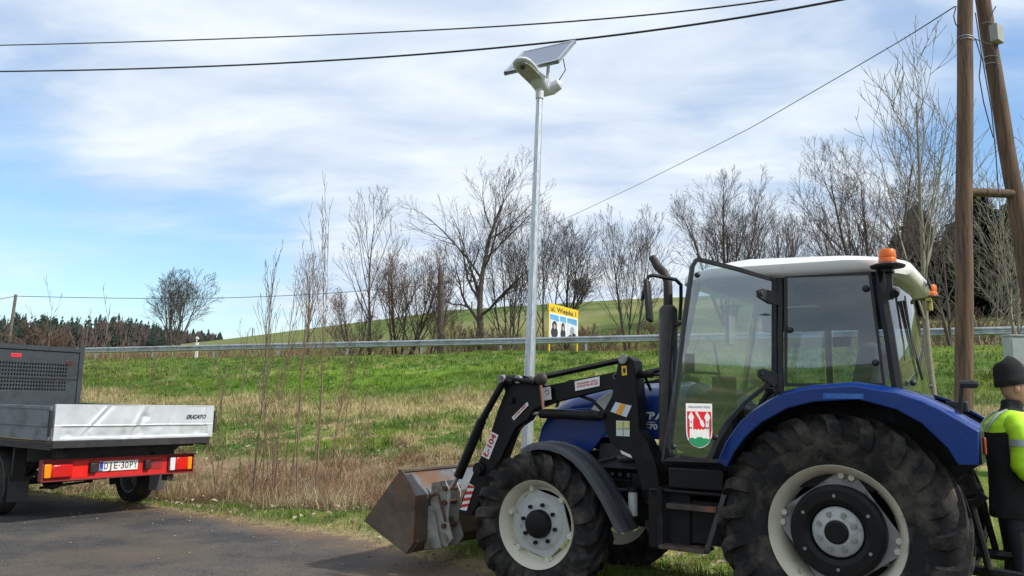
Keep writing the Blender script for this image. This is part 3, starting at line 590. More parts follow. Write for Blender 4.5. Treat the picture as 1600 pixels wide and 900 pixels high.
# ------------------------------------------------------------------ reflector post and far poles
m_white=mat('white_plastic',(.75,.75,.72),.5,var=.08)
m_black=mat('black_plastic',(.02,.02,.022),.5,var=.2)
def delineator(px,py,Y,label):
    b=at(px,py,Y); t=thing('delineator_post',label,'road marker',(b.x,Y,float(railz(along(b.x,Y)))+.0)); o=at(px,514,Y).z-t.location.z
    H=at(px,527 if px<400 else 545,Y).z-t.location.z
    MB().prism([(-.075,-.3),(.075,-.3),(.075,H-.03),(-.03,H+.04),(-.075,H)],-.05,.05,'y').build('post_body',m_white,t,bevel=.01)
    MB().box(-.077,.077,-.053,.053,H-.26,H-.1).build('black_band',m_black,t,smooth=0)
    MB().box(-.03,.03,-.06,-.053,H-.23,H-.13).build('reflector',m_white,t,smooth=0)
delineator(308,536,43.0,'white roadside marker post with a black band above the left part of the guardrail')
m_wood=mat('weathered_wood',(.135,.08,.05),.85,var=.4,vscale=3,bump=.8,bscale=14,dirt=(.055,.042,.035),dscale=5,squash=(5,5,.35))
m_woodd=mat('grey_far_wood',(.14,.12,.10),.9,var=.3,vscale=4)
def farpole():
    b=ground_at(10,75); H=at(15,460,75).z-b.z
    t=thing('utility_pole','small distant wooden pole at the left picture edge carrying a wire','utility pole',b); MB().tube([(0,0,-.3),(.25,0,H)],[.17,.13],10).build('pole',m_woodd,t); MB().cyl((.25,-.1,H-.2),(.25,.1,H-.2),.05,8).build('insulator',m_white,t)
    p=Vector((b.x+.25,75,b.z+H-.15)); q=at(440,447,80); k=at(-150,474,72)
    m=MB(); pts=[k+(p-k)*(i/6)+Vector((0,0,-.4*math.sin(PI*i/6))) for i in range(7)]+[p+(q+(q-p)*.9-p)*(i/12)+Vector((0,0,-1.0*math.sin(PI*i/12))) for i in range(1,13)]
    m.tube(pts,.028,4); tag(m.build('overhead_wire',m_black,None),'thin distant wire running from the small far pole past the lone tree','wire')
farpole()
for i,(px,py,Y,h) in enumerate([(480,488,112,1.6),(505,492,108,1.4),(694,470,98,1.3),(718,468,97,1.3),(735,466,96,1.4),(392,503,116,1.4)]):
    b=ground_at(px,Y); l=['weathered fence post on the hillside above the tall saplings','second weathered fence post on the hillside right of the saplings','fence post on the crest left of the gnarled tree','fence post on the crest behind the gnarled tree crown','fence post on the crest right of the gnarled tree trunk','lonely fence post on the hillside far left'][i]
    tag(MB().tube([(0,0,-.3),(0,0,h*.96),(0,0,h)],[.09,.08,.03],7).build('fence_post',m_woodd,None,loc=b),l,'fence post','fence posts on the hill')
# ------------------------------------------------------------------ billboard
def flatp(poly,M): return MB().prism(poly,0,.004,'z',M)
m_yel=mat('yellow_board',(.80,.55,.03),.5,var=.05); m_wht=mat('white_paint',(.78,.78,.76),.5,var=.05); m_ink=mat('dark_ink',(.03,.03,.04),.6); m_red=mat('red_ink',(.55,.02,.03),.5); m_skyb=mat('print_blue',(.12,.38,.66),.5,var=.2,vscale=2); m_photo=mat('print_pale',(.62,.70,.76),.5,var=.15,vscale=3); m_skin2=mat('print_skin',(.55,.36,.27),.6); m_photod=mat('print_dark',(.035,.035,.045),.6,var=.3)
def billboard():
    a=at(857,541,36.7); b=at(903,541,39.6); zt=at(858,473,36.7).z
    g=float(railz(along(a.x,a.y))); d=(b-a); d.z=0; W=d.length; H=zt-g-.75; t=thing('billboard','yellow framed advertising board with three picture panels behind the guardrail','billboard',(a.x,a.y,g))
    d.normalize(); M0=frame((0,0,.75),(d.x,d.y,0),(0,0,1))
    def bx(x0,x1,y0,y1,z0,z1): m=MB(); return m.box(x0,x1,y0,y1,z0,z1,M0)
    bx(0,W,0,H,-.05,0).build('board',m_yel,t,smooth=0)
    bx(.05,W-.05,.02,H*.74,0.002,.010).build('white_ground',m_wht,t,smooth=0)
    ws=[(.10,W*.31),(.35*W,.56*W),(.60*W,.94*W)]
    for i,(x0,x1) in enumerate(ws):
        p=bx(x0,x1,.06,H*.70,.012,.018).build('picture_panel',m_photo,t,smooth=0)
        m=MB(); m.add([(x0,H*.70,.022),(x0,H*.56,.022),(x1,H*.52,.022),(x1,H*.70,.022)],[(0,1,2,3)],M0); m.build('blue_header',m_skyb,p,smooth=0)
        cxx=(x0+x1)/2; ww=(x1-x0)
        def ell(cx,cy,rx,ry,z): return [(cx+rx*math.cos(k*PI/10),cy+ry*math.sin(k*PI/10)) for k in range(20)],z
        if i<2:
            for (cx,cy,rx,ry,z,mm) in ((cxx,.05+H*.36,ww*.27,H*.13,.024,m_photod),(cxx,.06+H*.16,ww*.40,H*.16,.0245,m_photod),(cxx,H*.36,ww*.13,H*.07,.029,m_skin2)):
                pl,_=ell(cx,cy,rx,ry,0); MB().prism(pl,z,z+.003,'z',M0).build('printed_figure',mm,p,smooth=0)
        else:
            for (cx,cy,rx,ry,z,mm) in ((cxx,.3*H,ww*.22,H*.16,.024,m_galvp),(x0+ww*.7,.2*H,ww*.2,H*.08,.027,m_photod),(x0+ww*.3,.16*H,ww*.2,H*.05,.029,m_photod)):
                pl,_=ell(cx,cy,rx,ry,0); MB().prism(pl,z,z+.002,'z',M0).build('printed_figure',mm,p,smooth=0)
    text('ul. Wiejska 1',.32,'lettering',m_ink,t,M0@Matrix.Translation((W*.5,H*.85,.004)),bold=.006,width=W*.86)
    for x in (.06,W-.10):
        MB().box(x,x+.09,-.05,0,-.3,.0,Matrix.Translation((0,0,0))@frame((0,0,.75),(d.x,d.y,0),(0,0,1)).inverted()@Matrix.Identity(4)) if False else None
        m=MB(); m.box(x,x+.09,-1.2,0,-.06,.0,M0); m.build('leg',m_yel,t,smooth=0)
    m=MB(); m.tube([tuple(M0@Vector((W*.25,.1,-.08))),tuple(M0@Vector((W*.72,-.78,-.1)))],.035,6); m.build('brace',m_wood,t)
billboard()
# ------------------------------------------------------------------ wooden A pole
def apole():
    Y=13.; t=thing('utility_pole','tall brown wooden double pole with upright and leaning leg joined by a crossbar','utility pole',(at(1507,640,Y).x,Y,float(hz(at(1507,640,Y).x,Y))))
    O=t.location
    def L(p): return tuple(Vector(p)-O)
    def pole(a,b,r0,r1,seed):
        r=random.Random(seed); a=Vector(a); b=Vector(b); return MB().tube([a.lerp(b,k/14)+Vector((r.gauss(0,.006),r.gauss(0,.006),0)) for k in range(15)],[r0+(r1-r0)*k/14 for k in range(15)],16)
    b1=at(1506,640,Y); t1=at(1508,-60,Y); dirv=(t1-b1); k=(b1.z+.6-O.z)/dirv.z; foot=b1-dirv*k
    pole(L(foot),L(t1),.145,.118,1).build('upright_leg',m_wood,t,label='upright brown wooden pole leg')
    b2=at(1600,400,Y+.25); t2=at(1527,-60,Y+.25); d2=t2-b2; k=(b2.z+.6-O.z)/d2.z; foot2=b2-d2*k
    pole(L(foot2),L(t2),.15,.118,2).build('leaning_leg',m_wood,t,label='leaning brown wooden pole leg')
    MB().tube([L(at(1514,300,Y+.05)),L(at(1582,303,Y+.2))],.075,12).build('crossbar',m_wood,t)
    # box, cables, bands
    c=at(1557,53,Y+.1); m=MB(); q=Vector(L(c)); m.prism([(-.09,-.14),(.09,-.17),(.09,.13),(-.09,.16)],-.07,.07,'y',Matrix.Translation(q)@Matrix.Rotation(.5,4,'Z')); m.build('junction_box',mat('grey_box',(.34,.34,.32),.6,var=.1),t,bevel=.008)
    mw=MB()
    for yy,px in ((60,1508),(64,1509)): 
        mw.tube([Vector(L(at(px,yy,Y)))+Vector((.128*math.cos(a),.128*math.sin(a),.012*math.sin(a*2))) for a in [i*2*PI/16 for i in range(17)]],.006,5)
    for yy in (92,103,40):
        cc=Vector(L(at(1539+yy*.11,yy,Y+.25))); mw.tube([cc+Vector((.13*math.cos(a),.13*math.sin(a),-.02*math.cos(a))) for a in [i*2*PI/16 for i in range(17)]],.006,5)
    mw.build('wire_band',m_galvp,t)
    mc=MB()
    for pts in ([(1524,60),(1533,90),(1530,120),(1537,160),(1545,190),(1552,215)],[(1524,20),(1530,60),(1538,110),(1549,170),(1556,240),(1560,300)],[(1556,10),(1545,30),(1543,60),(1556,90),(1562,140)],[(1494,10),(1490,25),(1493,38),(1498,42)],[(1520,60),(1530,63),(1541,68),(1552,70)],[(1551,72),(1560,110),(1564,160)]):
        mc.tube([L(at(x,y,Y-.02)) for x,y in pts],.009,6)
    mc.build('cable',m_black,t)
    # wire from the pole to the trees
    a=at(1492,10,Y); b=at(1250,155,24); c=at(921,324,44)
    pts=[]
    for i in range(21):
        f=i/20; e=f*f*.35+f*.65; pts.append(at(1492+(921-1492)*f,0,13+31*e))
    P=[]
    for i in range(21):
        f=i/20; px=1492+(915-1492)*f; py=np.interp(px,[915,1000,1100,1180,1250,1340,1420,1492],[327,287,237,196,155,103,56,10]); P.append(at(px,float(py),13+31*(f*f*.35+f*.65)))
    P.append(P[-1]+(P[-1]-P[-2])*3)
    tag(MB().tube(P,.012,5).build('overhead_wire',m_black,None),'lone wire slanting down from the wooden pole to the distant trees','wire')
    for pts,l in (([(-60,71.5),(0,71),(200,66),(430,57),(700,46),(900,33),(1050,20),(1200,0),(1330,-20)],'upper of the two dark cables crossing the top of the sky'),([(-60,112),(0,112),(200,108),(420,99),(640,87),(800,72),(1000,50),(1150,29),(1310,0),(1420,-22)],'lower thicker dark cable passing just above the solar panel')):
        n=len(pts); xs_=[p[0] for p in pts]; ys_=[p[1] for p in pts]; co=np.polyfit(xs_,ys_,4); tag(MB().tube([at(x,float(np.polyval(co,x)),17-8*(x+60)/1500) for x in np.linspace(-90,1440,40)],.012 if 'upper' in l else .016,6).build('overhead_wire',m_black,None),l,'wire','cables crossing the sky')
apole()
# grey cabinet at right edge
def cabinet():
    Y=15; p=at(1590,600,Y); t=thing('utility_cabinet','grey metal cabinet on a post at the right picture edge behind the person','cabinet',(p.x,Y,float(hz(p.x,Y)))); zt=at(1590,526,Y).z-t.location.z; zb=at(1590,573,Y).z-t.location.z
    mg=mat('grey_cabinet',(.33,.37,.38),.5,var=.1)
    MB().box(-.16,.22,-.12,.12,zb,zt).build('box',mg,t,bevel=.01); MB().box(-.13,.19,-.128,-.121,zb+.04,zt-.05).build('cabinet_door',mg,t,bevel=.003); MB().box(-.18,.24,-.14,.14,zt,zt+.03).build('lid',mg,t,bevel=.005); MB().cyl((.03,0,-.3),(.03,0,zb),.05,10).build('post',m_galvp,t)
cabinet()
# ------------------------------------------------------------------ solar street lamp
def street_lamp():
    Y=9.9; base=at(819.5,800,Y); head=at(843,152,Y+.05); O=Vector((base.x,Y,float(hz(base.x,Y)))); foot=base+(base-head)*0
    k=(base.z-O.z)/(head.z-base.z); foot=base-(head-base)*k
    t=thing('street_lamp','galvanised solar street lamp with white head and tilted panel behind the tractor loader','street lamp',O)
    def L(p): return Vector(p)-O
    a=L(foot); b=L(head); ax=(b-a).normalized(); H=(b-a).length
    mz=mat('galvanised_pole',(.50,.54,.57),.38,.65,var=.25,vscale=9,dirt=(.38,.40,.41),dscale=14,squash=(4,4,.7))
    wp=mat('lamp_white_paint',(.64,.66,.70),.4,var=.05)
    m=MB(); m.tube([a-ax*.2,a+ax*1.75,a+ax*1.751,b],[.072,.071,.066,.041],8); m.build('pole',mz,t,smooth=20)
    m=MB(); m.tube([b-ax*.02,b+ax*.06,b+ax*.17,b+ax*.22],[.052,.055,.056,.05],14); m.build('collar',wp,t)
    # head : a long rounded slab rising up and towards the camera-left, lying on the collar
    top=L(at(813,96,Y-.42)); low=L(at(852,140,Y+.16)); d=(top-low); Ln=d.length; fx=d.normalized(); side=Vector((.95,.3,.0)); side=(side-fx*side.dot(fx)).normalized(); up=fx.cross(side)
    if up.z<0: up=-up; side=-side
    def sec(s,w,h0,h1):
        c=low+fx*s; pts=[]
        for k in range(16):
            q=2*PI*k/16; cx_=math.copysign(abs(math.cos(q))**.7,math.cos(q)); sy_=math.copysign(abs(math.sin(q))**.8,math.sin(q))
            pts.append(c+side*w*cx_+up*((h1 if sy_>0 else h0)*sy_))
        return pts
    prof=[(-.08,.03,.03,.02),(-.05,.085,.07,.05),(.03,.115,.10,.07),(.14,.10,.09,.07),(.25,.105,.055,.05),(.36,.120,.035,.04),(Ln-.16,.130,.030,.035),(Ln-.05,.125,.028,.032),(Ln+.02,.10,.024,.028),(Ln+.06,.055,.02,.02),(Ln+.075,.01,.01,.01)]
    MB().loft([sec(*q) for q in prof]).build('lamp_head',wp,t,smooth=50)
    lens=MB(); lc=[]
    for k in range(28):
        q=2*PI*k/28; cx_=math.copysign(abs(math.cos(q))**.6,math.cos(q)); lc.append((Ln*.66+ (Ln*.36)*math.copysign(abs(math.sin(q))**.75,math.sin(q)),.098*cx_))
    lens.loft([[low+fx*p+side*w_-up*.030 for p,w_ in lc],[low+fx*p+side*w_*.97-up*.042 for p,w_ in lc]]); lens.build('led_lens',mat('led_panel',(.36,.36,.36),.35,var=.3,vscale=30),t)
    MB().sphere(tuple(low+fx*(Ln-.06)-up*.045),.033,10).build('sensor',m_black,t)
    # ribs on the root housing
    m=MB()
    for k in range(6):
        c=low+fx*(.0+.045*k); m.tube([c+side*.10-up*.05,c+side*.118+up*.01,c+side*.08+up*.07],.006,5)
    m.build('cooling_rib',wp,t)
    m=MB(); bc=low+fx*.02; m.tube([bc-up*.03-side*.02,bc+side*.09-fx*.02-up*.02,bc+side*.20-fx*.03+up*.01,bc+side*.235-fx*.03+up*.02],[.075,.085,.07,.03],12); m.build('joint_housing',wp,t)
    # panel : a plate seen from below, low-left to high-right
    c0=L(at(788,117,Y-.15)); c1=L(at(900,66,Y+.1)); c2=L(at(873,98,Y-.25)); 
    u=(c2-c0); v=(c1-c2); c3=c0+v
    n=u.cross(v).normalized(); n=n if n.z>0 else -n
    pm=mat('panel_back',(.36,.39,.44),.5,var=.1,vscale=3); cellm=mat('solar_cells',(.17,.20,.27),.22,spec=.6)  # cells lightened: grazing sky reflection painted into their colour
    def slab(p,u,v,h0,h1): return MB().loft([[p+n*h0,p+u+n*h0,p+u+v+n*h0,p+v+n*h0],[p+n*h1,p+u+n*h1,p+u+v+n*h1,p+v+n*h1]])
    slab(c0,u,v,0.006,.03).build('solar_panel',pm,t,smooth=0)
    slab(c0+u*.02+v*.02,u*.96,v*.96,.031,.034).build('solar_cells',cellm,t,smooth=0)
    uh=u.normalized(); vh=v.normalized(); m=MB()
    for p,q,wd in ((c0,u,vh*.03),(c0+v-vh*.03,u,vh*.03),(c0,v,uh*.03),(c0+u-uh*.03,v,uh*.03)):
        m.loft([[p-n*.012,p+q-n*.012,p+q+wd-n*.012,p+wd-n*.012],[p+n*.04,p+q+n*.04,p+q+wd+n*.04,p+wd+n*.04]])
    m.build('panel_frame',mat('panel_frame',(.55,.57,.6),.35,.8),t,smooth=0)
    m=MB(); mid=c0+u*.62+v*.35; m.tube([c0+u*.1+v*.5-n*.004,c0+u*.9+v*.5-n*.004],.006,4); m.build('back_seam',m_white,t)
    br=c0+u*.62+v*.55
    m=MB(); m.tube([bc+side*.04+up*.05,br-n*.05,br],.022,8); m.build('bracket',wp,t)
    m=MB(); e=c0+u*.88+v*.45; m.tube([e,e-n*.08+side*.03,e-n*.22+side*.03,bc+side*.2+up*.03],.007,6); m.build('panel_cable',m_black,t)
street_lamp()
# ------------------------------------------------------------------ flatbed truck
m_rub=mat('tyre_rubber',(.028,.027,.026),.85,var=.3,vscale=7,bump=.3,bscale=50,dirt=(.075,.068,.058),dscale=4,dlo=.45,dhi=.75,spec=.25)
m_chas=mat('chassis_black',(.018,.018,.02),.6,var=.3,vscale=6,dirt=(.05,.043,.035),dscale=4,dlo=.5,dhi=.7)
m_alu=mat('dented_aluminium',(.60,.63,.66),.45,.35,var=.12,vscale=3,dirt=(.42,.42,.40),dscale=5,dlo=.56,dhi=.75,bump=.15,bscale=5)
m_alud=mat('shaded_grey_side',(.17,.20,.21),.55,.15,var=.15,vscale=3,dirt=(.12,.13,.12),dscale=5)  # aluminium side boards; their shade is put into this darker base colour
m_redp=mat('red_paint',(.58,.018,.018),.4,var=.12,vscale=5,dirt=(.24,.03,.03),dscale=6,dlo=.55,dhi=.7)
m_redd=mat('dark_red_steel',(.22,.02,.025),.6,var=.2,vscale=6,dirt=(.10,.03,.03),dscale=6)
m_redl=mat('red_lens',(.65,.01,.01),.15,coat=.6); m_amb=mat('amber_lens',(.85,.28,.01),.15,coat=.6); m_cl=mat('clear_lens',(.7,.72,.74),.12,coat=.5)
def truck():
    ta=.9717; O=(-5.2002,9.3706,0); t=thing('flatbed_truck','flatbed truck with dented silver tailgate and red rear light beam at the left edge','truck',O,ta)
    W=2.09; g0,g1=.976,1.376
    def tloc(px,py,dep):
        # pixel -> local point at forward distance dep
        r=ray(px,py); c,s=math.cos(ta),math.sin(ta); o=(0-O[0],0-O[1]); ol=(o[0]*c+o[1]*s,-o[0]*s+o[1]*c); dl=(r.x*c+r.y*s,-r.x*s+r.y*c); k=(dep-ol[1])/dl[1]; return (ol[0]+dl[0]*k,CH+r.z*k)
    # tailgate : pressed sheet with dents, a recessed band in the lower half
    nx,nz=150,44; V=[];F=[]
    def dep(x,z):
        u=x/W; v=(z-g0)/(g1-g0); d=0
        if .035<u<.965 and .05<v<.40: d+=.018*min(1,min(u-.035,.965-u)/.01)*min(1,min(v-.05,.40-v)/.04)
        if v<.43 and v>.40: d-=.004
        # creases
        for (cx,cz,tx,wd,am) in ((.235,.65,.55,.012,-.014),(.262,.7,.55,.02,.012),(.475,.5,.30,.018,-.014),(.51,.55,.3,.022,.014),(.93,.75,.05,.012,-.009),(.70,.7,.1,.02,.004)):
            q=(u-cx-(v-cz)*tx*.3); d+=am*math.exp(-(q/wd)**2)*math.exp(-((v-cz)/.42)**2)
        for (cx,cz,r,am) in ((.53,.66,.035,.016),(.49,.22,.06,.015),(.08,.15,.03,.01),(.27,.12,.03,.008),(.62,.18,.05,-.006),(.88,.2,.05,.008),(.40,.08,.05,.01)):
            d+=am*math.exp(-(((u-cx)*2.2)**2+((v-cz)*.55)**2)/r**2/2)
        d+=.004*math.sin(u*9+1)*math.sin(v*3)
        return d
    for j in range(nz+1):
        for i in range(nx+1):
            x=W*i/nx; z=g0+(g1-g0)*j/nz; V.append((x,-.002+dep(x,z),z+ .004*math.sin(x*6)*(j/nz)))
    for j in range(nz):
        for i in range(nx): a=j*(nx+1)+i; F.append((a,a+1,a+nx+2,a+nx+1))
    m=MB(); m.add(V,F); tg=m.build('tailgate',m_alu,t,smooth=28)
    m=MB(); m.box(0,W,.026,.034,g0,g1); m.box(0,W,.0,.03,g1,g1+.012); m.box(0,W,.0,.03,g0-.004,g0); m.box(-.004,.0,-.001,.034,g0,g1+.01); m.box(W,W+.004,-.001,.034,g0,g1+.01); m.build('tailgate_back',m_alu,tg,smooth=0)
    text('DUCATO',.07,'lettering',m_ink,tg,frame((W*.872,-.011,g0+.262),(1,0,0),(0,0,1)),ext=.002,bold=.0015,shear=.35,width=.29)
    # side gates
    for x0,x1 in ((-.03,-.002),(W+.006,W+.034)):
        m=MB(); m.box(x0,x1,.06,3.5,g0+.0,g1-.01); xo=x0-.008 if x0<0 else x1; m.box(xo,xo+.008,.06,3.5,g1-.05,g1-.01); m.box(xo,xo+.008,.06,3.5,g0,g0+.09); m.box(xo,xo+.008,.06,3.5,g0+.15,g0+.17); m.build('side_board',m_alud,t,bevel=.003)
        m=MB(); m.box(xo-.004,xo+.016,.02,.075,g0+.05,g1-.06); m.build('corner_latch',m_chas,t,bevel=.003)
    MB().box(.0,W,.05,3.5,.93,.965).build('bed_floor',mat('bed_plywood',(.12,.09,.06),.8,var=.2),t,smooth=0)
    m=MB(); m.box(.0,W*.97,.0,.05,.885,.965); m.box(0,.05,.05,3.5,.86,.928); m.box(W-.05,W,.05,3.5,.86,.928)
    for k in range(6): m.box(.06,W-.06,.3+k*.6,.36+k*.6,.84,.925)
    m.build('bed_frame',m_chas,t,bevel=.004)
    m=MB()
    for x in (.62,1.42): m.box(x-.04,x+.04,.29,5.2,.62,.84)
    m.box(.5,1.56,.29,.34,.62,.8); m.box(.3,1.75,.31,.6,.74,.925); m.prism([(.3,.925),(1.88,.925),(1.75,.80),(.3,.74)],.27,.30,'y')
    m.tube([(.3,2.0,.34),(1.8,2.0,.34)],.05,10); m.sphere((1.05,2.0,.34),.14,12)
    for x in (.5,1.6): m.tube([(x,1.3,.62),(x,1.6,.42),(x,2.,.38),(x,2.4,.42),(x,2.7,.62)],.035,6)
    m.tube([(1.05,2.1,.36),(1.05,4,.5)],.045,8); m.box(1.35,1.6,2.6,3.3,.45,.7); m.box(.35,.6,2.6,3.2,.48,.75)
    m.tube([(.55,.9,.35),(.7,1.6,.28),(1.2,1.9,.27),(1.5,1.8,.3)],.018,6)
    m.build('chassis',m_chas,t)
    # light beam
    def fu(x): q=(x-20)/1295; k=1.17; return .02+1.95*q/(k-(k-1)*q)
    B0,B1=.505,.735; y=.25
    m=MB(); m.prism([(B0-.012,y-.055),(B0,y-.06),(B0+.008,y),(B1-.008,y),(B1,y-.06),(B1+.012,y-.055),(B1+.012,y+.02),(B0-.012,y+.02)],.02,1.97,'x',Matrix(((1,0,0,0),(0,0,1,0),(0,1,0,0),(0,0,0,1)))) if False else None
    m.box(.02,1.97,y,y+.02,B0,B1); m.build('light_beam',m_redp,t,smooth=0)
    m=MB(); m.box(.0,1.99,y-.06,y+.0,B1,B1+.012); m.box(.0,1.99,y-.06,y+.0,B0-.012,B0); m.box(.0,.02,y-.058,y+.018,B0,B1); m.box(1.97,1.985,y-.05,y+.018,B0,B1); m.build('beam_flange',m_redd,t,bevel=.002)
    def bx(n,x0,x1,z0,z1,dd,mm,par=t,bev=.006,y0=None):
        return MB().box(fu(x0),fu(x1),y-dd,(y-.001 if y0 is None else y-y0),z0,z1).build(n,mm,par,bevel=bev)
    h=bx('rear_light',22,282,B0+.02,B1-.03,.03,m_redd,y0=.001); bx('indicator_lens',30,92,B0+.03,B1-.04,.055,m_amb,h,.01,.03); bx('red_lens',93,275,B0+.03,B1-.05,.06,m_redl,h,.016,.03)
    for i in range(5): bx('lens_rib',105+i*30,110+i*30,B0+.035,B1-.06,.0615,m_redd,h,0,.058)
    h=bx('rear_light',1112,1312,B0+.02,B1-.02,.03,m_redd,y0=.001); bx('reversing_lens',1118,1163,B0+.03,B1-.03,.055,m_cl,h,.01,.03); bx('red_lens',1165,1268,B0+.03,B1-.03,.06,m_redl,h,.016,.03); bx('indicator_lens',1270,1306,B0+.03,B1-.03,.055,m_amb,h,.01,.03)
    for a,b in ((430,500),(905,955)): bx('rubber_buffer',a,b,B0+.06,B1-.05,.05,m_black,bev=.012)
    bx('red_reflector_plate',287,425,B0+.015,B1-.015,.006,mat('bright_red_sheet',(.75,.015,.01),.35),bev=0)
    h=bx('maker_plate',976,1064,B0+.06,B1-.05,.006,m_redd,bev=0)
    m=MB(); x0,x1=fu(982),fu(1058)
    for z in (B0+.075,B0+.095,B0+.115,B0+.150): m.box(x0,x1,y-.008,y-.006,z,z+.006)
    m.build('plate_lines',m_redp,h,smooth=0)
    p=MB().box(fu(518),fu(518)+.50,y-.016,y-.012,B0+.07,B0+.19).build('licence_plate',mat('plate_white',(.75,.75,.73),.4,var=.05),t,bevel=.002)
    x0=fu(518); MB().box(x0+.004,x0+.045,y-.018,y-.016,B0+.073,B0+.187).build('blue_band',mat('plate_blue',(.01,.05,.38),.4),p,smooth=0)
    text('PL',.028,'plate_lettering',m_wht,p,frame((x0+.025,y-.019,B0+.09),(1,0,0),(0,0,1)))
    for ch,cx_,w_ in (('D',.083,.048),('J',.145,.036),('E',.205,.044)): text(ch,.115,'plate_lettering',m_ink,p,frame((x0+cx_,y-.017,B0+.128),(1,0,0),(0,0,1)),ext=.001,bold=.001,width=w_)
    for ch,cx_,w_ in (('3',.297,.042),('0',.352,.044),('P',.410,.042),('Y',.466,.048)): text(ch,.115,'plate_lettering',m_ink,p,frame((x0+cx_,y-.017,B0+.128),(1,0,0),(0,0,1)),ext=.001,bold=.001,width=w_)
    MB().cyl((x0+.252,y-.0165,B0+.13),(x0+.252,y-.019,B0+.13),.010,12).build('registration_sticker',mat('sticker_red',(.5,.05,.05),.5),p)
    # hook and mud guards
    m=MB(); m.box(1.62,1.72,y+.0,y+.1,B0-.10,B0-.02); m.tube([(1.63,y-.01,B0-.04),(1.63,y-.06,B0-.10),(1.71,y-.06,B0-.10),(1.71,y-.01,B0-.04)],.009,6); m.build('tow_hook',m_chas,t)
    ya=1.5
    for x0,x1,lab in ((-.0,.26,1),(1.83,2.09,0)):
        yy=ya-.50; m=MB(); pr=[]
        arch=[(ya+.47*math.cos(a),.36+.47*math.sin(a)) for a in [R(-18+i*13) for i in range(0,17)]]
        inn=[(ya+.44*math.cos(a),.36+.44*math.sin(a)) for a in [R(-18+i*13) for i in range(16,-1,-1)]]
        m.prism([(a,b) for a,b in arch]+inn,x0,x1,'x'); m.build('mudguard',m_chas,t)
        m=MB(); m.box(x0+.02,x1+.0,yy-.006,yy,.20,.46); m.build('mud_flap',mat('mud_flap_%d'%lab,(.05,.052,.055),.6,var=.2),t,bevel=.003)
        m=MB(); m.box(x0+.02,x1+.03,yy-.02,yy+.0,.46,.50); m.box(x0+.05,x0+.2,yy-.012,yy+.02,.5,.86); m.build('flap_bracket',m_chas,t)
    MB().sphere((-.012,1.30,.83),.028,10,sc=(.5,1.6,.8)).build('side_marker',m_amb,t)
    # wheels
    for x,yy in ((.145,ya),(1.945,ya),(.2,4.75),(1.89,4.75)):
        s_=-1 if x<1 else 1; Mx=Matrix.Translation((x,yy,.345))@Matrix.Rotation(-s_*PI/2,4,'Z')
        # local y (lathe axis) maps to +-x, outside = +y
        r_=MB(); r_.lathe([(.215,.10),(.205,.085),(.195,-.09),(.215,-.10),(.205,-.105),(.18,-.09),(.185,.075),(.12,.03),(.09,.06),(.0,.062),(.0,.05),(.08,.045),(.12,.01),(.19,.06)],32,Mx); wh=r_.build('wheel',mat('wheel_steel',(.30,.30,.29),.5,.3,var=.2) if x<.15 else bpy.data.materials['wheel_steel'],t)
        y_=MB(); y_.lathe([(.205,-.085),(.25,-.112),(.30,-.11),(.335,-.095),(.345,-.07),(.345,-.03),(.337,-.028),(.337,-.02),(.345,-.018),(.345,.018),(.337,.02),(.337,.028),(.345,.03),(.345,.07),(.335,.095),(.30,.11),(.25,.112),(.205,.085)],48,Mx); y_.build('tyre',m_rub,wh)
    # headboard
    Lh=3.52; zt=tloc(60,540,Lh)[1]; hb=MB(); fw=.05
    hb.box(-.03,.03,Lh,Lh+.06,.93,zt); hb.box(W-.03,W+.04,Lh,Lh+.07,.93,zt+.06); hb.box(.03,W-.03,Lh,Lh+.05,zt-.07,zt); 
    ga=tloc(60,566,Lh)[1]; gb=tloc(60,611,Lh)[1]
    hb.box(.03,W-.03,Lh+.02,Lh+.03,ga,zt-.07); hb.box(.03,W-.03,Lh+.02,Lh+.03,.97,gb); hb.box(W-.20,W-.03,Lh+.02,Lh+.03,gb,ga); hb.build('headboard',mat('headboard_grey',(.036,.047,.056),.5,.1,var=.15,vscale=3,dirt=(.03,.035,.04),dscale=4),t,bevel=.004)
    m=MB(); n=44; x0,x1=.03,W-.20
    for k in range(n+1): x=x0+(x1-x0)*k/n; m.box(x-.009,x+.009,Lh+.021,Lh+.028,gb,ga)
    for k in range(9): z=gb+(ga-gb)*k/8; m.box(x0,x1,Lh+.0212,Lh+.0278,z-.011,z+.011)
    m.build('perforated_grille',bpy.data.materials['headboard_grey'],t,smooth=0)
    m=MB(); m.box(.03,W-.03,Lh+.008,Lh+.02,(ga+gb)/2-.03,(ga+gb)/2-.012); m.build('grille_bar',m_chas,t,smooth=0)
    q=tloc(26,555,Lh); p=MB().box(q[0]-.075,q[0]+.075,Lh+.012,Lh+.019,q[1]-.03,q[1]+.03).build('red_badge',mat('badge_red',(.75,.03,.05),.4),t,bevel=.004)
    text('MEGA',.05,'badge_lettering',m_redd,p,frame((q[0],Lh+.011,q[1]),(1,0,0),(0,0,1)),ext=.0008,width=.12)
    q=tloc(110,567,Lh); m=MB(); m.tube([(q[0]+.06*math.cos(a),Lh+.012,q[1]+.035*math.sin(a)) for a in [i*2*PI/14 for i in range(15)]],.006,5); m.build('emblem_ring',m_redd,t)
    MB().box(q[0]-.05,q[0]+.05,Lh+.010,Lh+.018,q[1]-.016,q[1]+.02).build('emblem',m_ink,t,bevel=.004)
    # driver cab in front of the headboard
    mc=mat('cab_paint',(.04,.045,.05),.4,var=.05)
    m=MB(); sec=[]
    prof=[(3.72,.45),(5.85,.42),(6.0,.75),(5.85,1.05),(5.35,1.22),(4.75,1.95),(4.5,2.08),(3.85,2.1),(3.72,2.0)]
    m.prism(prof,.06,W-.06,'x'); cb=m.build('driver_cab',mc,t,bevel=.04)
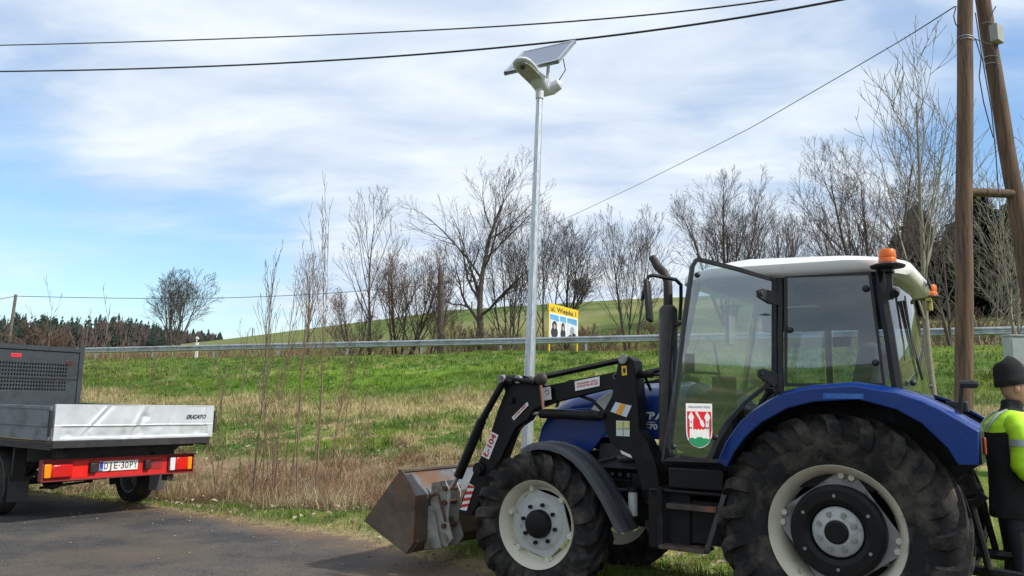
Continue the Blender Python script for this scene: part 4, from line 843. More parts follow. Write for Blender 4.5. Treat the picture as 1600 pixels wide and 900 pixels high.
    m=MB(); m.prism([(3.95,1.25),(5.2,1.25),(4.72,1.88),(3.95,1.9)],.05,.058,'x'); m.prism([(3.95,1.25),(5.2,1.25),(4.72,1.88),(3.95,1.9)],W-.058,W-.05,'x'); m.build('side_window',m_ink,cb,smooth=0)
    MB().box(.3,W-.3,3.705,3.715,1.35,1.85).build('rear_window',m_ink,cb,smooth=0)
truck()
# ------------------------------------------------------------------ tractor
m_blue=mat('tractor_blue',(.002,.032,.20),.26,var=.15,vscale=2.5,coat=.25,spec=.4,dirt=(.018,.035,.13),dscale=3,dlo=.50,dhi=.72,dirt2=(.06,.06,.065),d2scale=14,d2lo=.64,d2hi=.74)
m_trb=mat('loader_black',(.008,.008,.009),.42,var=.3,vscale=5,dirt=(.022,.02,.018),dscale=7,dlo=.55,dhi=.75,spec=.22)
m_eng=mat('engine_dark',(.010,.0105,.012),.6,var=.4,vscale=6,dirt=(.03,.026,.02),dscale=6,dlo=.55,dhi=.75,spec=.2)
m_cream=mat('cream_rim',(.60,.575,.46),.55,var=.12,vscale=5,dirt=(.16,.13,.09),dscale=6,dlo=.60,dhi=.74,dirt2=(.28,.12,.05),d2scale=11,d2lo=.63,d2hi=.70)
m_disc=mat('grey_disc',(.42,.44,.43),.5,var=.12,vscale=6,dirt=(.2,.19,.16),dscale=7,dlo=.58,dhi=.72)
m_dgrey=mat('mid_steel_grey',(.30,.30,.31),.55,var=.15,vscale=5,dirt=(.12,.11,.1),dscale=5)  # mid grey, a step darker than the hub grey
m_rubd=mat('tractor_tyre_rubber',(.019,.0185,.019),.8,var=.35,vscale=9,bump=.5,bscale=40,dirt=(.11,.096,.078),dscale=5,dlo=.47,dhi=.72,spec=.18)
m_dgrey2=mat('worn_dark_steel',(.06,.06,.06),.5,.3,var=.3,vscale=8)
m_steel=mat('bright_bolt_steel',(.35,.35,.33),.35,.8)
m_roof=mat('roof_white',(.74,.73,.69),.35,var=.05,vscale=3,coat=.2,dirt=(.56,.54,.48),dscale=3,dlo=.52,dhi=.72)
m_cabk=mat('cab_frame_black',(.012,.013,.016),.35,var=.2,spec=.35)
m_seat=mat('seat_fabric',(.075,.08,.095),.9,var=.2)
m_gl=glass('cab_glass',(.76,.83,.87),.03,.02,.006); m_gld=glass('door_glass',(.84,.90,.90),.11,.03,.008)
m_rust=mat('bucket_steel',(.115,.085,.062),.62,.2,var=.4,vscale=4,bump=.4,bscale=25,dirt=(.16,.075,.035),dscale=3.2,dlo=.52,dhi=.68,dirt2=(.125,.11,.10),d2scale=5,d2lo=.56,d2hi=.72)
m_rustl=mat('worn_bucket_back',(.13,.145,.16),.5,.35,var=.3,vscale=4,dirt=(.17,.085,.045),dscale=3,dlo=.50,dhi=.64,dirt2=(.42,.36,.25),d2scale=4.1,d2lo=.62,d2hi=.66,bump=.3,bscale=20)
m_rustw=mat('pale_worn_bracket',(.34,.335,.31),.6,.2,var=.3,vscale=7,dirt=(.14,.10,.07),dscale=6,dlo=.5,dhi=.62,bump=.3,bscale=30)
TA=.58; TO=Vector((2.54,5.95,0)); FX=Vector((-math.cos(TA),math.sin(TA),0)); LX=Vector((-math.sin(TA),-math.cos(TA),0))
def tl(P): d=P-TO; return Vector((d.dot(FX),d.dot(LX),P.z))
TC=tl(Vector((0,0,CH)))
def ly(px,py,y):
    d=ray(px,py); dl=Vector((d.dot(FX),d.dot(LX),d.z)); k=(y-TC.y)/dl.y; return TC+dl*k
def pl(pts,y): return [(q.x,q.z) for q in (ly(a,b,y) for a,b in pts)]
def ag_wheel(t,x,y,z,Ro,Wt,Rr,lugs,out,front):
    # out=+1: outside is +y
    M0=Matrix.Translation((x,y,z))@Matrix.Diagonal((1,out,1,1)); h=Wt/2; rh=h*.80
    rim=MB(); rim.lathe([(Rr,rh+.012),(Rr+.004,rh),(Rr-.012,rh-.022),(Rr-.032,rh-.045),(Rr-.045,rh-.09),(Rr-.07,0),(Rr-.045,-rh+.05),(Rr,-rh),(Rr,-rh-.01),(Rr-.02,-rh),(Rr-.055,-rh+.05),(Rr-.08,0),(Rr-.055,rh-.10),(Rr-.040,rh-.05),(Rr-.018,rh-.01)],64,M0)
    wh=rim.build('front_wheel' if front else 'rear_wheel',m_cream,t,smooth=50)
    ty=MB(); ro=Ro-.035
    ty.lathe([(Rr-.02,rh-.02),(Rr+.012,rh+.006),(Rr+.05,h*.93),(Rr+.4*(ro-Rr),h*1.04),(Rr+.72*(ro-Rr),h*1.0),(ro-.03,h*.88),(ro-.008,h*.70),(ro,0),(ro-.008,-h*.70),(ro-.03,-h*.88),(Rr+.72*(ro-Rr),-h*1.0),(Rr+.4*(ro-Rr),-h*1.04),(Rr+.05,-h*.93),(Rr+.012,-rh-.006),(Rr-.02,-rh+.02)],72,M0)
    for sg in (1,-1):
        for k in range(lugs):
            a0=2*PI*(k+(.5 if sg<0 else 0))/lugs; secs=[]; dr=.034
            for f,yy,rr,hh,wd in ((0,-.03,ro-.012,dr+.012,.026),(.25,.25,ro-.012,dr+.010,.030),(.55,.55,ro-.014,dr+.006,.034),(.85,.82,ro-.03,dr+.014,.035),(1.0,.98,ro-.05,dr+.012,.038),(1.06,1.03,ro-.085,.040,.037),(1.10,1.03,ro-.14,.026,.033),(1.12,1.0,ro-.175,.003,.026)):
                an=a0-out*0+f*(.40 if not front else .46); pts=[]
                ydir=yy*h*sg
                for q,dr_ in ((-1.35,0),(-1,1),(1,1),(1.35,0)):
                    aa=an+q*wd/rr; nr=(1 if f<.9 else .6); ny=(0 if f<.7 else .75 if f<1.05 else 1.0)*sg
                    R_=rr+hh*dr_*nr*(1 if f<1.05 else .25); Y_=ydir+hh*dr_*ny
                    pts.append((R_*math.cos(aa),Y_,R_*math.sin(aa)))
                secs.append(pts)
            ty.loft(secs,M=M0)
    ty.build('tyre',m_rubd,wh,smooth=38)
    return wh,M0,rh
def ringpoly(n,fn): return [(fn(2*PI*k/n)*math.cos(2*PI*k/n),fn(2*PI*k/n)*math.sin(2*PI*k/n)) for k in range(n)]
def tractor():
    t=thing('tractor','blue tractor with open glass door, white cab roof and black front loader lowering its bucket','tractor',TO,PI-TA)
    # ---- chassis and engine
    m=MB(); m.box(-.35,.55,-.3,.3,.5,.98); m.box(.5,1.35,-.24,.24,.48,.95); m.box(1.3,2.1,-.22,.22,.55,1.12); m.box(2.05,2.5,-.18,.18,.55,.98); m.tube([(0,-.66,.745),(0,.66,.745)],.13,16); m.tube([(0,.62,.745),(0,.72,.745)],.17,18)
    m.tube([(2.23,-.62,.55),(2.23,-.2,.62),(2.23,.2,.62),(2.23,.62,.55)],.075,12); m.box(2.15,2.31,-.12,.12,.5,.72); m.box(2.5,2.7,-.25,.25,.60,.85)
    m.build('chassis',m_eng,t,bevel=.012)
    m=MB(); r=random.Random(2)
    for k in range(9): x=1.4+k*.075; m.cyl((x,.23,.95),(x,.27,.95),.02,8)
    m.box(1.35,1.95,.22,.30,1.0,1.2); m.cyl((1.5,.30,.75),(1.5,.30,.95),.05,14); m.tube([(1.4,.31,1.15),(1.7,.33,1.12),(1.95,.3,1.05),(2.0,.27,.9)],.02,8); m.tube([(1.3,.30,.9),(1.6,.33,.85),(2.1,.3,.8)],.016,8); m.box(1.9,2.1,.2,.3,.7,.95); m.tube([(1.45,.35,1.12),(1.75,.36,1.08)],.03,8)
    m.build('engine_block',mat('engine_parts',(.07,.07,.075),.5,.3,var=.4,vscale=9),t,bevel=.004)
    q=ly(989,768,.5); q2=ly(989,806,.5); m=MB(); m.cyl((q.x,.5,q2.z),(q.x,.5,q.z),.037,20); m.build('white_filter',mat('filter_white',(.62,.64,.63),.45,var=.1,dirt=(.1,.1,.1),dscale=8,dlo=.6,dhi=.66),t,bevel=.004)
    MB().cyl((q.x,.5,q.z),(q.x,.5,q.z+.035),.045,16).build('filter_mount',m_eng,t)
    # ---- hood
    secs=[]
    for x,zt,hw,zb in ((1.18,1.715,.355,1.25),(1.5,1.70,.365,1.25),(1.85,1.685,.365,1.25),(2.15,1.64,.36,1.22),(2.32,1.575,.345,1.2),(2.45,1.49,.33,1.18),(2.52,1.38,.30,1.16),(2.545,1.25,.27,1.15)):
        pts=[]; H=zt-zb; rr=min(.20,H*.8)
        pts.append((x,-hw,zb)); pts.append((x,-hw,zb+(H-rr)*.5))
        for k in range(7): a=PI/2*k/6; pts.append((x,-hw+rr*(1-math.cos(a)),zt-rr+rr*math.sin(a)*.86))
        pts.append((x,0,zt-.0*rr))
        for k in range(6,-1,-1): a=PI/2*k/6; pts.append((x,hw-rr*(1-math.cos(a)),zt-rr+rr*math.sin(a)*.86))
        pts.append((x,hw,zb+(H-rr)*.5)); pts.append((x,hw,zb)); secs.append(pts)
    hood=MB().loft(secs).build('hood',m_blue,t,smooth=45)
    for s in (1,-1):
        pp=pl([(840,692),(846,668),(856,650),(880,640),(940,636),(975,640),(968,655),(950,672),(936,690),(925,704),(905,716),(860,704)],.372)
        MB().prism(pp,.352*s,.372*s,'y').build('side_panel',m_blue,t,bevel=.006)
        pp=pl([(924,640),(934,624),(950,614),(962,612),(958,640),(946,645)],.376); MB().prism(pp,.372*s,.379*s,'y').build('headlamp',m_cl,t,bevel=.003)
    m=MB(); m.box(2.36,2.53,-.27,.27,.92,1.2); m.build('front_grille',m_trb,t,bevel=.03)
    for s in (1,): 
        c=ly(1003,650,.368); text('FARMTRAC',.080,'hood_lettering',m_wht,hood,frame((c.x,.368,c.z),(-1,0,0),(0,0,1)),ext=.002,bold=.003,width=.50,shear=.1)
        c=ly(1018,667,.368); MB().box(c.x-.03,c.x+.42,.366,.369,c.z+.034,c.z+.040).build('trim_line',m_wht,hood,smooth=0)
        text('670 DT',.058,'hood_lettering',m_wht,hood,frame((c.x-.055,.368,c.z),(-1,0,0),(0,0,1)),ext=.002,bold=.002,width=.23)
    # ---- wheels
    for s in (1,-1):
        wh,M0,rh=ag_wheel(t,0,.705*s,.745,.755,.43,.415,21,s,False)
        # disc with two big cutouts
        fn=lambda a: .36 if (abs(math.sin(a*1.0+.35))**1>.45) else .285
        def fn2(a):
            v=max(math.cos(4*(a-.35)),-1); return .305+.052*max(0,v)**.35 if v>0 else .305-.02*abs(v)
        MB().prism(ringpoly(96,lambda a:min(.372,.296/max(abs(math.cos(a-.95)),abs(math.sin(a-.95))))),.05,.065,'y',M0).build('wheel_disc',m_dgrey,wh,smooth=30)
        w_=MB(); w_.lathe([(.155,.066),(.17,.13),(.20,.15),(.26,.15),(.285,.135),(.29,.11),(.29,.066)],64,M0); w_.build('wheel_weight',m_trb,wh,smooth=30)
        for k in range(6):
            a=2*PI*k/6+.5; MB().cyl((.225*math.cos(a),.148,.225*math.sin(a)),(.225*math.cos(a),.162,.225*math.sin(a)),.011,8,M=M0).build('weight_bolt',m_steel,wh)
        w_=MB(); w_.lathe([(.0,.14),(.07,.14),(.078,.145),(.145,.12),(.155,.11),(.155,.06),(.0,.06)],48,M0,closed=False); w_.build('hub',m_disc,wh,smooth=30)
        w_=MB(); w_.lathe([(.0,.158),(.06,.158),(.072,.15),(.073,.13)],36,M0,closed=False); w_.build('hub_cap',m_trb,wh,smooth=30)
        for k in range(8):
            w_=MB(); a=2*PI*k/8+.39; w_.cyl((.112*math.cos(a),.125,.112*math.sin(a)),(.112*math.cos(a),.15,.112*math.sin(a)),.014,6,M=M0); w_.cyl((.112*math.cos(a),.128,.112*math.sin(a)),(.112*math.cos(a),.132,.112*math.sin(a)),.02,10,M=M0); w_.build('wheel_nut',m_steel,wh,smooth=30)
        for k in range(8):
            w_=MB(); a=PI/2*(k//2)+.95+PI/4+(.09 if k%2 else -.09); w_.cyl((.35*math.cos(a),.03,.35*math.sin(a)),(.35*math.cos(a),.085,.35*math.sin(a)),.02,8,M=M0); w_.build('rim_lug_bolt',m_cream,wh)
        wh,M0,rh=ag_wheel(t,2.2313,.715*s,.575,.572,.275,.336,18,s,True)
        MB().prism(ringpoly(96,lambda a:min(.292,.238/math.cos(((a-1.30)%(PI/3))-PI/6))),.02,.032,'y',M0).build('wheel_disc',m_disc,wh,smooth=30)
        w_=MB(); w_.lathe([(.0,.05),(.17,.05),(.185,.045),(.20,.033),(.20,.02)],56,M0,closed=False); w_.build('hub',m_disc,wh,smooth=30)
        w_=MB(); w_.lathe([(.0,.115),(.085,.115),(.10,.108),(.108,.09),(.110,.05)],40,M0,closed=False); w_.build('hub_cap',m_trb,wh,smooth=30)
        for k in range(8):
            a=2*PI*k/8+.2; MB().cyl((.148*math.cos(a),.045,.148*math.sin(a)),(.148*math.cos(a),.075,.148*math.sin(a)),.016,6,M=M0).build('wheel_nut',m_eng,wh,smooth=30)
        for k in range(6):
            w_=MB(); a=PI/3*k+1.30; w_.cyl((.278*math.cos(a),.0,.278*math.sin(a)),(.278*math.cos(a),.06,.278*math.sin(a)),.022,8,M=M0); w_.box(.265,.31,-.03,.03,-.03,.03,M0@Matrix.Rotation(-a,4,'Y')); w_.build('rim_lug_bolt',m_cream,wh)
    # ---- rear fenders
    out=pl([(1120,722),(1133,692),(1152,664),(1175,643),(1200,628),(1228,614),(1260,607),(1330,602),(1400,613),(1440,626),(1470,640),(1530,674),(1529,727)],1.0)
    inn=pl([(1497,727),(1480,700),(1440,662),(1400,640),(1340,624),(1270,628),(1230,638),(1190,660),(1165,682),(1148,705),(1135,730)],1.0)
    for s in (1,-1):
        m=MB(); m.prism(out+inn,.985*s,1.0*s,'y')
        fo=m.build('rear_fender',m_blue,t,bevel=.008)
        # top sheet running inwards to the cab
        m=MB(); sh=[(a,b) for a,b in out]; low=[(a*1.0,b-.012) for a,b in out]
        secs=[]
        for (a,b) in out: secs.append([(a,.99*s,b-.004),(a,.96*s,b+.018),(a,.80*s,b+.03),(a,.62*s,b+.03),(a,.62*s,b+.012),(a,.99*s,b-.018)])
        m.loft(secs); m.build('fender_top',m_blue,fo,smooth=50)
        m=MB(); ir=[(x_,z_-.0) for x_,z_ in inn]; m.prism([(a,b-.01) for a,b in out]+[(-.45,.95),(.62,.92)],.585*s,.60*s,'y'); m.build('fender_inner_wall',m_eng,fo,smooth=0)
        # dark liner under the arch
        m=MB(); q=[(a,b-.03) for a,b in inn]; secs=[[(a,.984*s,b),(a,.60*s,b+.02),(a,.60*s,b+.035),(a,.984*s,b+.015)] for a,b in inn]; m.loft(secs); m.build('wheel_arch_liner',m_eng,fo,smooth=40)
        c=out[-2]; m=MB(); m.box(c[0]-.004,c[0]+.01,min(.64*s,.98*s),max(.64*s,.98*s),c[1]-.19,c[1]+.0); m.build('fender_end',m_trb,fo,bevel=.004)
        m=MB(); m.box(c[0]-.018,c[0]-.004,min(.72*s,.82*s),max(.72*s,.82*s),c[1]-.14,c[1]-.04); m.build('tail_light',mat('dusty_red_lens',(.25,.02,.01),.3),fo,bevel=.006)
    c=ly(1320,619,1.0); d=MB().box(c.x-.11,c.x+.13,1.0005,1.002,c.z-.016,c.z+.016).build('fender_sticker',mat('faded_sticker',(.02,.12,.45),.3,var=.3,vscale=20),t,smooth=0)
    text('US 4200',.03,'sticker_lettering',mat('sticker_text',(.08,.19,.36),.4),d,frame((c.x,1.0025,c.z),(-1,0,0),(0,0,1)),ext=.0004,width=.2)
    # ---- front fenders
    for s in (1,-1):
        pts=[(2.37,1.14),(2.30,1.18),(2.20,1.20),(2.09,1.195),(1.98,1.17),(1.87,1.115),(1.77,1.03),(1.69,.935),(1.62,.84),(1.56,.745),(1.51,.66),(1.47,.60)]
        secs=[]
        for i,(a,b) in enumerate(pts):
            p0=Vector(pts[max(0,i-1)]); p1=Vector(pts[min(len(pts)-1,i+1)]); T=(p1-p0).normalized(); N_=Vector((-T.y,T.x)); N_=N_ if N_.dot(Vector((a-2.23,b-.58)))>0 else -N_
            prof=[(.865,-.045),(.862,-.01),(.845,.004),(.80,.008),(.79,.014),(.76,.014),(.75,.008),(.68,.010),(.67,.016),(.64,.016),(.63,.010),(.585,.004),(.575,-.02),(.58,-.03),(.59,-.008),(.845,-.010),(.855,-.045)]
            secs.append([(a+N_.x*q_,y_*s,b+N_.y*q_) for y_,q_ in prof])
        MB().loft(secs).build('front_fender',mat('fender_plastic',(.055,.058,.065),.38,var=.25,vscale=6,dirt=(.3,.3,.3),dscale=26,dlo=.70,dhi=.74) if s>0 else bpy.data.materials['fender_plastic'],t,smooth=40)
        m=MB(); m.tube([(1.9,.62*s,1.12),(1.95,.6*s,.9),(2.15,.5*s,.72)],.018,8); m.tube([(2.15,.62*s,1.19),(2.2,.5*s,1.0),(2.2,.45*s,.75)],.018,8); m.build('fender_stay',m_eng,t)
    # ---- steps and tank
    m=MB(); m.box(.70,1.26,.52,.86,.90,.93); m.box(.98,1.30,.50,.80,.50,.92); m.box(.75,1.12,.46,.78,.56,.86); m.build('step_box',m_trb,t,bevel=.012)
    mt_=mat('rusty_tread',(.07,.055,.045),.7,.2,var=.4,vscale=12,dirt=(.2,.09,.045),dscale=9,dlo=.52,dhi=.62); MB().box(.76,1.12,.70,.90,.80,.835).build('step_tread',mt_,t,bevel=.003); MB().box(.84,1.17,.72,.92,.525,.55).build('step_tread',mt_,t,bevel=.003)
    MB().prism([(.685,.94),(.72,.94),(.86,.52),(.825,.52)],.86,.885,'y').build('step_hanger',m_dgrey2,t,bevel=.003); MB().prism([(1.16,.94),(1.20,.94),(1.19,.52),(1.15,.52)],.86,.88,'y').build('step_hanger',m_eng,t,bevel=.003)
    m=MB(); m.box(.72,1.12,.70,.86,.94,1.08); m.build('cab_sill',m_trb,t,bevel=.01)
    for k in range(2): 
        c=ly(1055,745+k*11,.80); MB().sphere((c.x,.81,c.z),.012,8).build('indicator_bolt',m_steel,t)
    m=MB(); c=[]; 
    for k in range(17): a=PI+PI*k/16; c.append((1.22+.17*math.cos(a),.60,.66+.17*math.sin(a)))
    m.tube(c,.022,8); m.build('hose_loop',m_rubd,t)
    # ---- cab frame
    def P(px,py,y): q=ly(px,py,y); return (q.x,y,q.z)
    m=MB()
    for s in (1,-1):
        yb,yt=.79*s,.74*s
        m.tube([(1.17,yb,1.12),(1.06,.785*s,1.75),(.92,yt,2.46)],.028,6)          # A
        m.tube([(.345,yb,1.62),(.345,.775*s,2.0),(.335,yt,2.44)],.030,6)           # B
        m.tube([(-.385,yb,1.60),(-.345,.775*s,2.0),(-.29,yt,2.42)],.036,6)         # C
        m.tube([(.92,yt,2.46),(.335,yt,2.44),(-.30,yt,2.41)],.036,6)               # top rail
        m.tube([(1.17,yb,1.12),(.75,yb,1.13),(.66,yb,1.20),(.55,yb,1.42),(.36,yb,1.60),(0,yb,1.63),(-.39,yb,1.62)],.030,6)
    m.tube([(.92,-.72,2.46),(.92,.72,2.46)],.035,6); m.tube([(-.30,-.74,2.41),(-.36,0,2.42),(-.30,.74,2.41)],.03,6); m.tube([(-.40,-.78,1.60),(-.48,0,1.60),(-.40,.78,1.60)],.03,6); m.tube([(1.17,-.78,1.12),(1.17,.78,1.12)],.03,6)
    m.build('cab_frame',m_cabk,t,smooth=40)
    m=MB(); m.box(-.35,1.15,-.76,.76,1.0,1.1); m.box(-.4,.3,-.60,-.2,1.1,1.55) if False else None; m.build('cab_floor',m_eng,t,bevel=.01)
    # cab glass
    sw=pl([(1226,429),(1361,424),(1384,604),(1226,604)],.775)
    MB().prism(sw,.772,.776,'y').build('side_glass',m_gl,t,smooth=0)
    m=MB(); e=.016
    def gasket(poly,y0,y1,wd):
        n=len(poly); c=Vector((sum(p[0] for p in poly)/n,sum(p[1] for p in poly)/n)); b=MB()
        for i in range(n):
            a_=Vector(poly[i]);b_=Vector(poly[(i+1)%n]); ia=a_+(c-a_).normalized()*wd*1.4; ib=b_+(c-b_).normalized()*wd*1.4
            b.prism([tuple(a_),tuple(b_),tuple(ib),tuple(ia)],y0,y1,'y')
        return b
    gasket(sw,.778,.784,.02).build('window_seal',m_black,t,smooth=0)
    for px,py in ((1353,451),(1234,516),(1368,567)):
        c=ly(px,py,.78); MB().sphere((c.x,.79,c.z),.022,12,sc=(1,.8,1)).build('window_knob',m_black,t)
    swr=[(a,b) for a,b in sw]; MB().prism(swr,-.776,-.772,'y').build('side_glass',m_gl,t,smooth=0)
    MB().prism([(.93,2.47),(.37,2.43),(.38,1.62),(.55,1.44),(.68,1.22),(.76,1.15),(1.14,1.15),(1.04,1.75)],-.778,-.774,'y').build('right_door_glass',m_gl,t,smooth=0)
    m=MB(); m.add([(-.31,.74,2.41),(-.42,.76,1.63),(-.46,.40,1.62),(-.48,0,1.62),(-.46,-.40,1.62),(-.42,-.76,1.63),(-.31,-.74,2.41),(-.36,-.4,2.41),(-.385,0,2.41),(-.36,.4,2.41)],[(0,1,2,9),(9,2,3,8),(8,3,4,7),(7,4,5,6)]); m.build('rear_window',m_gl,t,smooth=60)
    m=MB(); m.add([(.91,-.70,2.44),(.91,.70,2.44),(1.15,.76,1.15),(1.15,-.76,1.15)],[(0,1,2,3)]); m.build('windscreen',m_gl,t,smooth=0)
    m=MB(); m.tube([(-.39,.40,2.25),(-.43,.36,1.95),(-.47,.30,1.72)],.009,6); m.tube([(-.40,.40,2.28),(-.435,.44,1.95),(-.455,.48,1.85)],.006,6); m.build('rear_wiper',m_black,t)
    for y_ in (.62,-.3): MB().sphere((-.45,y_,1.69),.02,10).build('window_knob',m_black,t)
    # ---- cab roof
    secs=[]
    for (z,x0,x1,hw,rr) in ((2.41,-.42,.98,.79,.16),(2.435,-.435,1.03,.825,.22),(2.485,-.44,1.03,.825,.24),(2.530,-.40,.96,.70,.26),(2.575,-.28,.84,.47,.22),(2.60,-.12,.66,.24,.12)):
        pts=[]
        for (cx_,cy_,a0) in ((x1-rr,hw-rr,0),(x0+rr*1.4,hw-rr*1.4,90),(x0+rr*1.4,-hw+rr*1.4,180),(x1-rr,-hw+rr,270)):
            q=rr*1.4 if a0 in (90,180) else rr
            for k in range(7):
                a=R(a0+15*k); xx=cx_+q*math.cos(a); yy=cy_+q*math.sin(a)
                dz=-.05*(1-min(1,(xx+.5)/1.1))-.05*max(0,(xx-.6)/.4); bulge=(-.045 if xx<x0+.25 else .10 if xx>x1-.25 else 0)*(1-(yy/hw)**2)
                pts.append((xx+bulge,yy,z+dz*1.0+.03))
        secs.append(pts)
    roof=MB().loft(secs).build('roof',m_roof,t,smooth=60)
    MB().box(-.28,.88,-.70,.70,2.375,2.405).build('roof_lining',mat('roof_lining',(.30,.31,.33),.9),t,bevel=.01)
    MB().box(-.33,.90,-.735,.735,2.408,2.43).build('roof_underside',mat('roof_underside',(.20,.19,.16),.7),t,bevel=.01)
    text('FARMTRAC',.05,'roof_lettering',m_ink,roof,frame((-.482,-.30,2.445),(.05,-1,0),(.10,0,1)),ext=.006,bold=.002,width=.42,shear=.15)
    def beacon(x,y,z,n='beacon'):
        b=MB(); b.lathe([(.0,0),(.10,0),(.105,.012),(.06,.03),(.0,.03)],28,Matrix.Translation((x,y,z))@Matrix.Rotation(PI/2,4,'X'),closed=False); bo=b.build(n,m_black,t)
        b=MB(); b.lathe([(.0,.03),(.054,.03),(.054,.055),(.050,.06),(.052,.066),(.049,.108),(.042,.116),(.0,.118)],28,Matrix.Translation((x,y,z))@Matrix.Rotation(PI/2,4,'X'),closed=False); b.build('beacon_lens',mat('beacon_orange',(.90,.20,.01),.2,coat=.5,trans=.3) if n=='beacon' and 'beacon_orange' not in bpy.data.materials else bpy.data.materials['beacon_orange'],bo,smooth=40)
        return bo
    c=ly(1387,418,.86); beacon(c.x,.86,c.z-.0)
    m=MB(); m.box(c.x-.03,c.x+.03,.78,.88,c.z-.03,c.z-.005); m.box(c.x-.02,c.x+.02,.80,.84,c.z-.20,c.z-.03); m.cyl((c.x-.03,.81,c.z-.15),(c.x-.03,.86,c.z-.17),.03,10); m.build('beacon_bracket',m_cabk,t,bevel=.004)
    c=ly(1447,468,-.90); c.x-=.03; beacon(c.x,-.90,c.z)
    m=MB(); m.box(c.x-.02,c.x+.02,-.92,-.76,c.z-.03,c.z-.005); m.cyl((c.x,-.82,c.z-.1),(c.x,-.82,c.z-.02),.025,8); m.build('beacon_bracket',mat('bracket_yellow',(.35,.30,.06),.5),t)
    # rear work lamps at the roof corner
    # ---- door, swung open on the B pillar
    th=R(45); dd=Vector((math.cos(th),math.sin(th),0)); nn=Vector((-math.sin(th),math.cos(th),0)); hp=Vector((.36,.80,0))
    def dpt(px,py):
        d=ray(px,py); dl=Vector((d.dot(FX),d.dot(LX),d.z)); k=(hp-TC).dot(nn)/dl.dot(nn); q=TC+dl*k; return ((q-hp).dot(dd),q.z)
    MD=Matrix(((dd.x,0,nn.x,hp.x),(dd.y,0,nn.y,hp.y),(0,1,0,0),(0,0,0,1)))   # local (s,z,normal)
    outl=[dpt(*p) for p in ((1211,436),(1150,417),(1094,403),(1086,404),(1079,415),(1064,520),(1052,620),(1043,700),(1046,713),(1060,717),(1102,722),(1112,715),(1122,690),(1140,660),(1165,632),(1190,612),(1204,600),(1212,580))]
    door=MB().prism(outl,-.002,.003,'z',MD).build('door',m_gld,t,smooth=0,label='open glass door with a coat of arms sticker')
    n=len(outl); cen=Vector((sum(p[0] for p in outl)/n,sum(p[1] for p in outl)/n)); ring=[]
    fr=MB(); 
    for (wd,zz0,zz1) in ((.026,-.014,.014),):
        ins=[]
        for i in range(n):
            p=Vector(outl[i]); a_=Vector(outl[i-1]); b_=Vector(outl[(i+1)%n]); tg_=((p-a_).normalized()+(b_-p).normalized()); 
            nl=Vector((-tg_.y,tg_.x)).normalized(); nl=nl if nl.dot(cen-p)>0 else -nl; ins.append(p+nl*wd)
        for i in range(n):
            j=(i+1)%n; fr.prism([tuple(outl[i]),tuple(outl[j]),tuple(ins[j]),tuple(ins[i])],zz0,zz1,'z',MD)
    fr.build('door_frame',m_cabk,door,smooth=40)
    def D(px,py,off=.02): s_,z_=dpt(px,py); return tuple(MD@Vector((s_,z_,off)))
    m=MB(); m.tube([D(1072,583,-.04),D(1082,581,-.07),D(1126,583,-.07),D(1134,590,-.07),D(1150,620,-.07),D(1152,626,-.05)],.010,8); m.tube([D(1152,624,-.05),D(1170,612,-.05),D(1192,600,-.05),D(1204,590,-.03)],.011,8); m.tube([D(1150,624,-.05),D(1136,648,-.05),D(1122,672,-.03)],.010,8); m.build('grab_bar',m_cabk,door)
    m=MB(); a_=dpt(1070,552);b_=dpt(1086,582); m.prism([(a_[0],a_[1]),(b_[0],a_[1]),(b_[0],b_[1]),(a_[0],b_[1])],-.04,.0,'z',MD); m.tube([D(1072,589,-.03),D(1096,595,-.04)],.018,8); m.build('door_latch',m_black,door,bevel=.004)
    for yy in (464,589):
        m=MB(); m.prism([dpt(1183,yy-10),dpt(1190,yy-13),dpt(1214,yy-6),dpt(1216,yy+14),dpt(1200,yy+10),dpt(1184,yy)],.004,.018,'z',MD); m.cyl(D(1188,yy-5,.0),D(1188,yy-5,.03),.014,10); m.build('hinge',m_black,door,bevel=.002)
    MB().sphere(D(1089,430,.01),.02,10).build('window_knob',m_black,door); MB().sphere(D(1117,683,.01),.02,10).build('window_knob',m_black,door); MB().sphere(D(1052,698,.01),.018,10).build('window_knob',m_black,door)
    # lamp by the upper hinge, seen through the door
    m=MB(); q=Vector(D(1196,480,-.05)); m.tube([q+Vector((0,0,-.05)),q+Vector((0,0,.05))],[.052,.035],16); m.tube([q+Vector((0,0,-.056)),q+Vector((0,0,-.048))],[.066,.066],16); m.build('work_lamp',m_black,t)
    # mirror reflection : the right-hand mirror, a bright mirror glass beyond the cab
    m=MB(); q=ly(1140,516,-1.0); m.box(q.x-.02,q.x+.02,-1.10,-.93,q.z-.14,q.z+.14); mr=m.build('right_mirror',m_black,t,bevel=.012); m=MB(); m.box(q.x-.026,q.x-.021,-1.09,-.94,q.z-.13,q.z+.13); m.build('mirror_glass',mat('mirror_glass',(.8,.82,.85),.03,1.0),mr,smooth=0); m=MB(); m.tube([(q.x,-.95,q.z+.15),(q.x+.02,-.8,q.z+.2),(1.0,-.76,q.z+.2)],.012,6); m.build('mirror_arm',m_cabk,t)
    # coat of arms sticker on the door
    def SQ(x,y): # sticker coordinates, unit = width .  x 0..1, y 0(bottom)..1.72
        return (s0-x*sw_,z0+y*sw_)
    a_=dpt(1071,630); b_=dpt(1112,634); c_=dpt(1088,700); s0=a_[0]; sw_=abs(a_[0]-b_[0]); z0=c_[1]; hh=(a_[1]-z0)/sw_
    def poly(pts,o0,o1,mm,par,n_): return MB().prism([SQ(*p) for p in pts],o0,o1,'z',MD).build(n_,mm,par,smooth=0)
    tp=hh-.0; sh=tp-.28
    shield=[(0,.62),(0.02,.42),(.08,.26),(.18,.13),(.32,.04),(.5,.0),(.68,.04),(.82,.13),(.92,.26),(.98,.42),(1,.62),(1,tp),(0,tp)]
